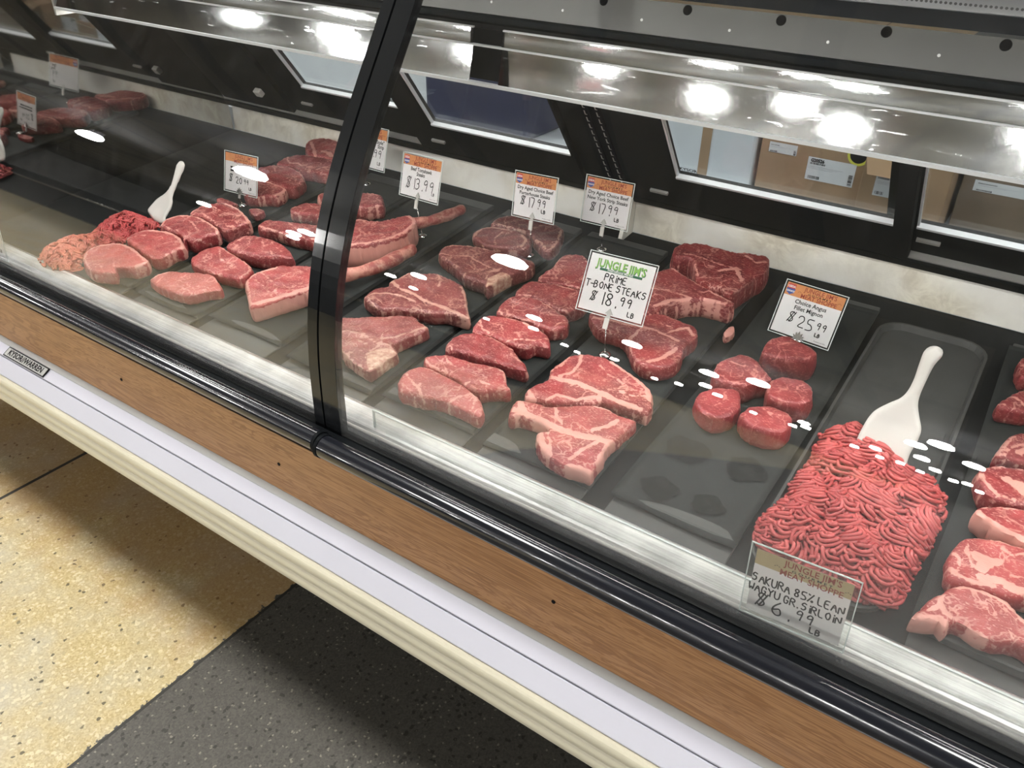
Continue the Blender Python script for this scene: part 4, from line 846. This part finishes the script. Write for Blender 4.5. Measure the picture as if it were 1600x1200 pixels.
# ------------------------------------------------------------------ ground beef
def mince(name, label, foot, hmax, slope, nclump, srad, mat, seed, swirl=True, top=None):
    r = np.random.default_rng(seed); foot = catmull(foot, .006)
    area = .5*np.sum(foot[:, 0]*np.roll(foot[:, 1], -1)-np.roll(foot[:, 0], -1)*foot[:, 1])
    if area < 0: foot = foot[::-1]
    z0 = PH - .006
    def hgt(Q):
        d = seg_dist(Q, foot, True)*np.where(inside(Q, foot), 1, -.6)
        g = hmax*(1-np.exp(-np.clip(d, 0, 1)*slope/hmax)) + (wob(Q, seed, 95)*.005 + (wob(Q, seed+3, 48)*.012 if swirl else 0))*np.clip(d/.02, 0, 1)
        return g if top is None else g*top(Q)
    lo, hi = foot.min(0), foot.max(0); mb = MB()
    gx, gy = np.meshgrid(np.arange(lo[0], hi[0], .006), np.arange(lo[1], hi[1], .006)); Q = np.stack([gx.ravel(), gy.ravel()], 1)
    Q = Q[inside(Q, foot)]; Q = Q[seg_dist(Q, foot, True) > .003]; pts = np.vstack([foot, Q]); n = len(foot)
    vo, ed, fa, *_ = delaunay_2d_cdt([Vector(p) for p in pts], [], [list(range(n))], 1, 1e-7)
    T = np.array([v[:] for v in vo]); H_ = hgt(T)
    mb.add([deck_w(x, v, z0+max(0, h-.006)) for (x, v), h in zip(T, H_)], [list(f) for f in fa])
    cl = []; cand = lo + r.random((30000, 2))*(hi-lo); cand = cand[inside(cand, foot)]; md = .034 if swirl else .010
    for k, q in enumerate(cand):
        if len(cl) >= nclump: break
        lim = md*(1-.5*k/len(cand))
        if not cl or ((np.array(cl)-q)**2).sum(1).min() > lim*lim: cl.append(q)
    for c in cl:
        ang = r.normal(-1.4, .7) if swirl else r.uniform(0, 6.28)
        R_ = r.uniform(.030, .047) if swirl else r.uniform(.008, .016); lift = r.uniform(-.006, .008) if swirl else r.uniform(0, .005)
        rad = np.arange(srad*1.2, R_, srad*1.75)
        span = r.uniform(2.0, 3.3) if swirl else r.uniform(.6, 2.2); squ = r.uniform(.75, 1.35)
        for q_ in rad:
            sp = span*(1+r.normal(0, .13)); m = max(5, int(q_*sp/.0035)); th = np.linspace(ang-sp/2, ang+sp/2, m)
            P = np.stack([q_*np.cos(th)*squ, q_*np.sin(th)], 1) + r.normal(0, .0006, (1, 2))
            P = P + np.stack([np.sin(th*3+r.uniform(0, 6)), np.cos(th*2.5+r.uniform(0, 6))], 1)*.0012 + c
            hz = hgt(P); dome = .027*(1-(q_/R_)**2) if swirl else .003
            z = z0 + hz + dome + lift - .004*np.abs(np.linspace(-1, 1, m))**4 - .002
            ok = inside(P, foot + (foot-foot.mean(0))*(.05 if swirl else .02))
            if ok.sum() < 5: continue
            P, z = P[ok], z[ok]
            z = np.maximum(z, PH+.001); pts3 = np.array([deck_w(x, v, zz) for (x, v), zz in zip(P, z)])
            mb.tube(pts3, srad*r.uniform(.85, 1.12), 6)
    o = mb.build(name, M[mat], smooth=True); tagp(o, label, 'ground beef'); return o
def to_xv(P, h, crop=PX): ox, oy, s = crop; return np.array([deck_xv(ox+x/s, oy+y/s, h) for x, y in P])
H_ = (1150,600,4)
footR = to_xv([(145,900),(185,810),(300,745),(345,640),(455,520),(500,390),(560,300),(640,290),(760,300),(900,420),(1040,520),(1200,620),(1285,740),(1280,850),(1225,980),(1130,1120),(1075,1250),(1000,1340),(860,1330),(640,1250),(450,1150),(300,1060),(180,990)], PH+.012, H_)
tray(-.188, -.006, .022, .70, 'shallow black tray with rounded corners holding the bright pink ground beef', .045, .014)
pileR = mince('ground_beef', 'bright pink ground beef in thick swirled strands at right, with a scoop stuck in it', footR, .026, 1.5, 150, .0027, 'mince', 11); pileR['kind'] = 'stuff'
footL = to_xv([(232,590),(255,545),(330,505),(430,465),(540,450),(575,420),(640,370),(720,330),(800,308),(880,325),(960,360),(1000,405),(960,430),(860,440),(780,470),(780,500),(640,515),(545,540),(510,600),(500,640),(430,655),(350,664),(270,640)], PH+.012, A)
pileL = mince('ground_beef', 'coarse ground beef mound at far left, red behind and salmon pink in front', footL, .032, 1.3, 420, .0018, 'mince2', 23, False); pileL['kind'] = 'stuff'

# ------------------------------------------------------------------ scoops
def scoop(label, crop, outline, base_px, base_h, back, blade, yaw=0.0):
    """flat white scoop in a plane leaning back; 'blade' gives the outline points of the wide part"""
    ox, oy, s = crop; q = deck_xv(*base_px, base_h); b0 = deck_w(q[0], q[1], base_h)
    n = np.array([math.sin(yaw)*math.cos(back), -math.cos(yaw)*math.cos(back), math.sin(back)])          # faces the customer
    ax = np.array([math.cos(yaw), math.sin(yaw), 0]); up = np.cross(n, ax) * -1; up = up if up[2] > 0 else -up
    def pp(x, y):
        d = raydir(ox+x/s, oy+y/s); t = ((b0-EYE) @ n)/(d @ n); p = EYE+d*t-b0; return np.array([p @ ax, p @ up])
    L = catmull([pp(*p) for p in outline], .004); 
    if .5*np.sum(L[:, 0]*np.roll(L[:, 1], -1)-np.roll(L[:, 0], -1)*L[:, 1]) < 0: L = L[::-1]
    lo, hi = L.min(0), L.max(0); gx, gy = np.meshgrid(np.arange(lo[0], hi[0], .005), np.arange(lo[1], hi[1], .005)); Q = np.stack([gx.ravel(), gy.ravel()], 1)
    Q = Q[inside(Q, L)]; Q = Q[seg_dist(Q, L, True) > .002]; N = len(L)
    vo, ed, fa, *_ = delaunay_2d_cdt([Vector(p) for p in np.vstack([L, Q])], [], [list(range(N))], 1, 1e-7); T = np.array([v[:] for v in vo])
    d = np.clip(seg_dist(T, L, True)/.004, 0, 1); th = .0036*np.sqrt(np.clip(1-(1-d)**2, 0, 1))
    bl = np.clip((blade - T[:, 1])/.05, 0, 1); bend = bl*(-.005*np.clip(seg_dist(T, L, True)/.03, 0, 1)) - bl*.004 + .006*np.clip((T[:, 1]-blade)/.1, 0, 1)
    f = lambda p, o: b0 + ax*p[0] + up*p[1] + n*o
    V = [f(p, a+c) for p, a, c in zip(T, th, bend)] + [f(p, -a+c) for p, a, c in zip(T, th, bend)]; m = len(T)
    F = [list(q) for q in fa] + [[m+k for k in q][::-1] for q in fa]
    idx = [int(np.argmin(((T-p)**2).sum(1))) for p in L]
    F += [[idx[i], idx[i]+m, idx[(i+1) % N]+m, idx[(i+1) % N]] for i in range(N)]
    o = mesh_obj('scoop', V, F, M['plastic'], org=b0, smooth=True); bm = bmesh.new(); bm.from_mesh(o.data); bmesh.ops.recalc_face_normals(bm, faces=bm.faces); bm.to_mesh(o.data); bm.free()
    tagp(o, label, 'scoop', 'white plastic scoops in the ground beef'); return o
scoop('large white plastic scoop standing in the bright ground beef at right', R1,
  [(372,90),(335,120),(305,195),(272,290),(235,360),(190,405),(110,440),(20,490),(-40,570),(-90,680),(-70,740),(20,770),(110,830),(205,850),(250,750),(300,665),(318,600),(305,520),(298,450),(310,390),(350,300),(400,205),(448,150),(450,110),(415,88)], (1385,715), PH+.030, math.radians(38), .10)
scoop('small white plastic scoop standing in the far left ground beef mound', A,
  [(1125,16),(1108,45),(1090,110),(1065,165),(1030,205),(975,240),(940,275),(915,310),(930,345),(965,385),(1015,395),(1030,350),(1060,300),(1072,265),(1075,230),(1100,170),(1135,100),(1158,50),(1158,20),(1142,10)], (243,335), PH+.016, math.radians(34), .075)

# ------------------------------------------------------------------ price signs
def rot(yaw, tilt, roll):
    c, s = math.cos(yaw), math.sin(yaw); Rz = np.array([[c,-s,0],[s,c,0],[0,0,1]])
    c, s = math.cos(tilt), math.sin(tilt); Rx = np.array([[1,0,0],[0,c,-s],[0,s,c]])
    c, s = math.cos(roll), math.sin(roll); Ry = np.array([[c,0,s],[0,1,0],[-s,0,c]]); return Rz @ Rx @ Ry
def sign(label, q, w, h, head, lines, hand, foot=None, clip='arrow', lift=None, bars=False, margin=.004):
    x, y, z, yaw, tilt, roll = q; Rm = rot(yaw, tilt, roll); b = np.array([x, y, z])
    fr = lambda o: (lambda u, v: b + Rm @ np.array([u, -o, v]))
    base = b if foot is None else foot
    r = empty('price_sign', base); tagp(r, label, 'price sign', 'price signs')
    def slab(x0, z0, x1, z1, o0, o1): return MB().fbox(lambda u, v, o: fr(o)(u, v), (x0,z0,o0), (x1,z1,o1))
    card = rect(MB(), -w/2+margin, margin, w/2-margin, h-margin, fr(0)).build('card', M['card2' if head == 'kraft' else 'card'], r)
    slab(-w/2, 0, w/2, h, -.0009, .0009).build('plastic_sleeve', M['acry'], r)
    e = MB(); t = .0012
    for a in ((-w/2,0,w/2,t),(-w/2,h-t,w/2,h),(-w/2,t,-w/2+t,h-t),(w/2-t,t,w/2,h-t)): e.fbox(lambda u, v, o: fr(o)(u, v), (a[0],a[1],-.00095), (a[2],a[3],.00095))
    e.build('sleeve_edge', M['gedge'], r)
    f1, f2, f3 = fr(.0002), fr(.0004), fr(.0006); wi, hi = w-2*margin, h-margin
    if head in ('usda', 'plainband', 'kraft'):
        hb = .27 if head != 'plainband' else .24
        tagp(rect(MB(), -wi/2, hi-h*hb+margin, wi/2, hi, f1).build('header_band', M['kraft' if head == 'kraft' else 'orange'], card), 'kraft header band' if head == 'kraft' else 'orange header band')
        tx = .0085*w/.113
        t1 = MB(); font_text(t1, "JUNGLE JIM'S", w*.085, hi-h*.095, w*.098, f2, w*.0012, .93); font_text(t1, 'MEAT SHOPPE', w*.085, hi-h*.222, w*.098, f2, w*.0012, .93); t1.build('shop_lettering', M['redink'], card)
        t2 = MB(); font_text(t2, 'G O U R M E T', w*.085, hi-h*.140, w*.036, f2, .0001, 1.6); 
        for sx in (-1, 1):
            for k in range(3): rect(t2, w*.085+sx*w*(.30+.02*k)-w*.006, hi-h*.130+.0006*((k % 2)*2-1), w*.085+sx*w*(.30+.02*k)+w*.006, hi-h*.122+.0006*((k % 2)*2-1), f2)
        t2.build('small_lettering', M['ink'], card)
        if head == 'usda':
            s = MB(); rect(s, -wi/2+w*.02, hi-h*.105, -wi/2+w*.145, hi-h*.02, f2); s.build('emblem_top', M['red'], card)
            s = MB(); x0, x1, zt = -wi/2+w*.012, -wi/2+w*.153, hi-h*.105; xm = (x0+x1)/2
            s.add([f2(x0, zt), f2(x1, zt), f2(x1-.0008, zt-h*.07), f2(xm+.002, zt-h*.098), f2(xm, zt-h*.115), f2(xm-.002, zt-h*.098), f2(x0+.0008, zt-h*.07)], [(0,6,5,4,3,2,1)]); s.build('emblem_shield', M['blue'], card)
            s = MB(); font_text(s, 'USDA', xm, hi-h*.085, w*.048, f3, .0002, .95); font_text(s, 'CHOICE', xm, zt-h*.06, w*.036, f3, .0002, .98); s.build('emblem_lettering', M['card'], card)
    if head == 'jungle':
        t0 = MB(); rect(t0, -w*.30, h*.715, w*.32, h*.755, f1); t0.build('green_ribbon', M['dkgreen'], card)
        t0 = MB(); font_text(t0, "JUNGLE JIM'S", 0, h*.765, w*.158, f2, w*.006, .80); t0.build('logo_shadow', M['dkgreen'], card)
        t0 = MB(); font_text(t0, "JUNGLE JIM'S", -w*.004, h*.772, w*.152, f3, w*.0022, .825); t0.build('logo_lettering', M['green'], card)
        t0 = MB(); font_text(t0, 'International Market', 0, h*.724, w*.045, f3, .0001, 1.0); t0.build('ribbon_lettering', M['card'], card)
    if lines:
        t3 = MB()
        for k, (tx_, zz, sz, al) in enumerate(lines): font_text(t3, tx_, {'CENTER': 0, 'RIGHT': wi/2-.006, 'LEFT': -wi/2+.005}[al], h*zz, w*sz, f2, w*.0017, .98, al)
        t3.build('printed_lettering', M['ink'], card)
    if bars:
        t3 = MB(); rr = random.Random(4)
        for zz in (.60, .52):
            u = -wi*.33
            while u < wi*.33: L = rr.uniform(.006, .014); rect(t3, u, h*zz, u+L, h*zz+h*.045, f2); u += L+.002
        t3.build('printed_lines', M['ink'], card)
    m = MB()
    for (tx_, u, v, sz, lw) in hand:
        g = stroke_text(tx_, u*w, v*h, sz*h, f2, lw, xmax=wi/2-.002); m.add(g.V, g.F)
    if hand: m.build('handwriting', M['ink'], card)
    if head != 'jungle' and head != 'kraft' and hand:
        t4 = MB(); font_text(t4, 'Product of USA', wi/2-.005, margin+.003, .0032, f2, 0, 1, 'RIGHT'); t4.build('small_print', M['ink'], card)
    # clip, stem, foot
    if foot is not None:
        cb = fr(.002)
        if clip == 'arrow':
            V = [(-.0035,-.010),(.0035,-.010),(.0035,.006),(.0075,.006),(0,.016),(-.0075,.006),(-.0035,.006)]; n = 7
            mb = MB().add([fr(.0012)(*p) for p in V]+[fr(.0026)(*p) for p in V], [tuple(range(n))[::-1], tuple(range(n, 2*n))]+[(i,(i+1)%n,n+(i+1)%n,n+i) for i in range(n)])
            mb.build('clip', M['alum'], r)
            slab(-.0042, -.020, .0042, -.001, .0024, .0052).build('clip_grip', M['plastic'], r)
        else:
            mb = MB()
            for k in range(-2, 3):
                a = k*.42; c_, s_ = math.cos(a), math.sin(a); L = .0165 - abs(k)*.0015
                P = [np.array([u*c_+v*s_, -u*s_+v*c_]) for u, v in ((-.001,-.002),(.001,-.002),(.0026,L*.6),(0,L),(-.0026,L*.6))]
                mb.add([fr(.0014+.0004*(k+2))(*p) for p in P]+[fr(.0032+.0004*(k+2))(*p) for p in P], [(0,1,2,3,4),(5,6,7,8,9)]+[(i,(i+1)%5,5+(i+1)%5,5+i) for i in range(5)])
            mb.build('clip', M['chrome'], r)
            slab(-.003, -.010, .003, .001, .0014, .004).build('clip_grip', M['alum'], r)
        top = fr(.002)(0, -.012)
        MB().tube([top, top*.6+base*.4, base+DN*.004], .0011, 8).build('stem', M['chrome'], r, smooth=True)
        MB().tube([base+DN*.0008, base+DN*.004, base+DN*.007], [.011,.010,.003], 18).build('foot', M['chrome'], r, smooth=True)
    return r
def fdeck(px, py, h=PH+.0012): q = deck_xv(px, py, h); return deck_w(q[0], q[1], h)
usd = lambda t1, t2: [(t1,.625,.092,'CENTER'),(t2,.515,.092,'CENTER')]
WS, HS = .113, .098
fm_foot = deck_w(-.2948, (1.336-YF)/CA, PH+.0012)
sign('filet price sign with an orange header, $25.99, above the round filets', (-.2948,1.33,.8347,-.09,-.481,0), WS, HS, 'usda', usd('Choice Angus','Fillet Mignon'),
     [('$',-.27,.28,.19,.0017),('25',-.10,.23,.20,.0017),('99',.20,.29,.12,.0016),('LB',.22,.16,.06,.0016)], fm_foot, 'fan')
sign('white prime T-bone price sign with green lettering, $18.99', (-.5678,1.125,.8825,.083,-.48,.006), .127, .1064, 'jungle', None,
     [('PRIME',-.20,.575,.11,.0018),('T-BONE STEAKS',-.445,.425,.11,.0018),('$',-.33,.21,.16,.0017),('18.',-.17,.175,.20,.0021),('99',.10,.235,.14,.0019),('LB',.25,.09,.075,.0017)], fdeck(945,556,PH+.008))
sign('New York strip price sign, $17.99, standing farthest back above the prime sign', (-.7617,1.45,.898,.016,-.19,-.012), .1125, .0997, 'usda', usd('Dry Aged Choice Beef','New York Strip Steaks'),
     [('$',-.33,.27,.19,.0017),('17.',-.17,.24,.21,.0017),('99',.04,.30,.16,.0016),('LB',.20,.15,.07,.0016)], deck_w(-.762, (1.452-YF)/CA, PH+.001))
sign('porterhouse price sign, $17.99, left of the New York strip sign', (-.8827,1.36,.9118,-.052,-.2,-.054), .109, .0955, 'usda', usd('Dry Aged Choice Beef','Porterhouse Steaks'),
     [('$',-.31,.30,.19,.0017),('17.',-.14,.26,.21,.0017),('99',.08,.32,.15,.0016),('LB',.19,.19,.07,.0016)], fdeck(827,400))
sign('tomahawk price sign, $13.99, behind the long bone', (-1.1521,1.31,.9115,-.198,-.2825,-.083), .1345, .0956, 'usda', [('Beef Tomahawk',.625,.083,'CENTER'),('Steaks',.525,.083,'CENTER')],
     [('$',-.34,.22,.26,.0018),('13.',-.16,.21,.24,.0018),('99',.10,.23,.24,.0018),('LB',.32,.17,.06,.0012)], fdeck(660,370))
sign('price sign mostly hidden behind the black glass joint, right edge showing .99', (-1.4487,1.45,.8895,-.09,-.27,-.03), .148, .1033, 'usda', [('Style"',.625,.083,'RIGHT'),('Strip',.525,.083,'RIGHT')],
     [('.99',.18,.30,.18,.0017),('LB',.31,.14,.07,.0016)], deck_w(-1.4487, (1.455-YF)/CA, PH+.001))
sign('price sign at left whose print is washed out by a white lamp reflection', (-1.6374,1.21,.8486,.048,-.255,-.02), .115, .0974, 'plainband', None,
     [('$',-.34,.27,.19,.0018),('20',-.14,.25,.15,.0018),('99',.10,.27,.11,.0016),('LB',.25,.15,.06,.0016)], fdeck(380,322,PH+.01), 'fan', bars=True)
sign('handwritten ground sirloin sign with a kraft header, $6.99, leaning on the front glass', (-.0962,.7435,.7700,.017,-.06,-.04), .1263, .1085, 'kraft', None,
     [('SAKURA 85% LEAN',-.43,.50,.105,.0018),('WAGYU GR. SIRLOIN',-.45,.355,.10,.0018),('$',-.36,.18,.19,.0020),('6.',-.20,.13,.19,.0020),('99',.02,.20,.13,.0018),('LB',.17,.09,.075,.0020)], margin=.0075)
sign('price sign leaning on the front glass at the far left picture edge', (-1.944,.7435,.7700,.03,-.06,-.03), .135, .098, 'plainband', [('Ground',.55,.083,'RIGHT'),('Chuck',.46,.083,'RIGHT')] if False else None,
     [('LB',.30,.20,.07,.0016)], margin=.006, bars=True)

# ------------------------------------------------------------------ room behind the case: counter, cartons
cnt = empty('work_counter', (-1.2, 2.2, 0)); tagp(cnt, 'long white work counter behind the sliding doors', 'counter')
MB().box((-3.2,1.86,.795),(1.2,2.62,.825)).build('counter_top', M['counter'], cnt, bevel=.003)
MB().box((-3.2,1.90,.0),(1.2,2.58,.795)).build('counter_body', M['roomwall'], cnt)
def carton(label, x0, x1, y0, y1, z0, z1, mat='carton', labels=(), flap=False, ring=None, rz=0):
    c0_ = np.array([(x0+x1)/2, (y0+y1)/2, z0]); r = empty('carton', c0_); tagp(r, label, 'box', 'cartons behind the sliding doors')
    MB().box((x0,y0,z0),(x1,y1,z1)).build('box_body', M[mat], r, bevel=.002)
    if flap: MB().hexa([(x0,y0-.001,z1),(x1,y0-.001,z1),(x1,y0-.006,z1),(x0,y0-.006,z1),(x0+.02,y0-.05,z1-.03),(x1-.02,y0-.05,z1-.03),(x1-.02,y0-.053,z1-.032),(x0+.02,y0-.053,z1-.032)]).build('flap', M[mat], r)
    fr = lambda o: (lambda u, v: np.array([u, y0-o, v]))
    for (u0, u1, v0, v1, txt) in labels:
        lb = rect(MB(), u0, v0, u1, v1, fr(.0008)).build('shipping_label', M['label'], r); t = MB(); w_, h_ = u1-u0, v1-v0
        if txt: font_text(t, txt, u0+w_*.06, v1-h_*.20, h_*.20, fr(.0012), .0006, .9, 'LEFT')
        rr = random.Random(len(txt)+int(abs(u0)*100)); u = u0+w_*.06
        while u < u0+w_*.36: s = rr.uniform(.0006, .0022); rect(t, u, v1-h_*.31, u+s, v1-h_*.23, fr(.0012)); u += s+rr.uniform(.0006, .0016)
        u = u0+w_*.06
        while u < u0+w_*.30: s = rr.uniform(.0006, .0022); rect(t, u, v0+h_*.06, u+s, v0+h_*.19, fr(.0012)); u += s+rr.uniform(.0006, .0016)
        v = v0+h_*.06
        while v < v0+h_*.5: s = rr.uniform(.0006, .0022); rect(t, u1-w_*.11, v, u1-w_*.03, v+s, fr(.0012)); v += s+rr.uniform(.0006, .0016)
        for k in range(3): rect(t, u0+w_*.06, v1-h_*(.40+.05*k), u0+w_*(.75-.1*k), v1-h_*(.395+.05*k), fr(.0012))
        t.build('label_print', M['ink'], lb)
    if ring:
        u, v, R_ = ring; n = 28; P = [(math.cos(2*math.pi*i/n), math.sin(2*math.pi*i/n)) for i in range(n)]
        s = MB().add([fr(.0008)(u+R_*a, v+R_*b) for a, b in P]+[fr(.0008)(u+R_*.78*a, v+R_*.78*b) for a, b in P], [(i,(i+1)%n,n+(i+1)%n,n+i) for i in range(n)]).build('round_sticker', M['yellow'], r)
        MB().add([fr(.0007)(u+R_*.77*a, v+R_*.77*b) for a, b in P], [tuple(range(n))]).build('sticker_center', M['ink'], s)
Y1 = 2.06
pa, pb = on_y(1265,240,Y1), on_y(1330,296,Y1); pc, pd_ = on_y(1205,214,Y1), on_y(1245,252,Y1); pr = on_y(1345,243,Y1)
carton('brown carton with a white shipping label reading G20526 and a yellow ring sticker', -.652, -.392, Y1, 2.42, .8255, 1.12, 'carton', [(pa[0],pb[0],pb[2]+.004,pa[2]-.006,'G20526'),(pc[0],pd_[0]-.004,pd_[2]+.012,pc[2]-.01,'')], ring=(pr[0]-.004,pr[2],.026))
pa, pb = on_y(1372,266,2.0), on_y(1408,316,2.0)
carton('smaller open carton with a label reading G20687 beside the door stile', -.385, -.272, 2.0, 2.34, .8255, .99, 'carton', [(pa[0],pb[0]+.012,pb[2]+.004,pa[2],'G20687')], flap=True)
carton('tan carton standing right of the black door stile', -.262, -.196, 1.98, 2.3, .8255, 1.02, 'carton')
pa, pb = on_y(1526,276,2.08), on_y(1600,312,2.08)
carton('dark carton with a pale label behind the right sliding door', -.185, .30, 2.08, 2.4, .8255, 1.08, 'carton2', [(pa[0],pb[0]+.02,pb[2],pa[2]-.006,'')])
fb = empty('foam_box', (-.82,2.2,.8255)); tagp(fb, 'white foam box with a tan tape strip behind the sliding door', 'box')
MB().box((-.99,2.06,.8255),(-.665,2.4,1.10)).build('box_body', M['counter'], fb, bevel=.008)
MB().box((-.812,2.0585,.8255),(-.785,2.0597,1.10)).build('tape_strip', M['carton'], fb)
nv = empty('plastic_tub', (-1.5,2.2,.8255)); tagp(nv, 'navy plastic tub behind the left sliding door', 'tub')
o = MB().box((-1.75,2.05,.8255),(-1.36,2.4,1.07)).build('tub_body', M['navy'], nv, bevel=.012)
MB().box((-1.757,2.043,1.055),(-1.353,2.407,1.075)).build('rim', M['navy'], nv, bevel=.004)
# exit sign hanging over the aisle (seen mirrored in the polished lamp hood)
EX, EY, EZ = -6.7, -10.0, 3.25
ex = empty('exit_sign', (EX,EY,EZ)); tagp(ex, 'white exit sign with red letters over the aisle, seen mirrored in the polished lamp hood', 'exit sign')
MB().box((EX-.24,EY-.02,EZ),(EX+.24,EY+.02,EZ+.28)).build('sign_board', M['card'], ex)
t = MB(); font_text(t, 'EXIT', EX, EZ+.06, .22, lambda u, v: np.array([2*EX-u, EY+.022, v]), .006, .9); t.build('exit_lettering', M['red'], ex)
MB().tube([(EX,EY,EZ+.28),(EX,EY,5.75)], .012, 8).build('hanger', M['black'], ex)
# unseen counter across the aisle, set close to darken the left pane's reflection
oc = empty('unseen_opposite_counter', (-7,-3.2,0)); tagp(oc, 'unseen dark counter across the aisle, set close to darken the reflection in the left glass', 'counter')
MB().box((-15,-3.9,0),(-2.6,-2.7,.9)).build('counter_body', M['black'], oc, bevel=.01); MB().box((-15.05,-3.95,.9),(-2.55,-2.65,.94)).build('counter_top', M['frame'], oc)  # body and top of the unseen counter
MB().tube([(-15,-2.62,.72),(-2.6,-2.62,.72)], .025, 12).build('unseen_bumper_rail', M['chrome'], oc, smooth=True)
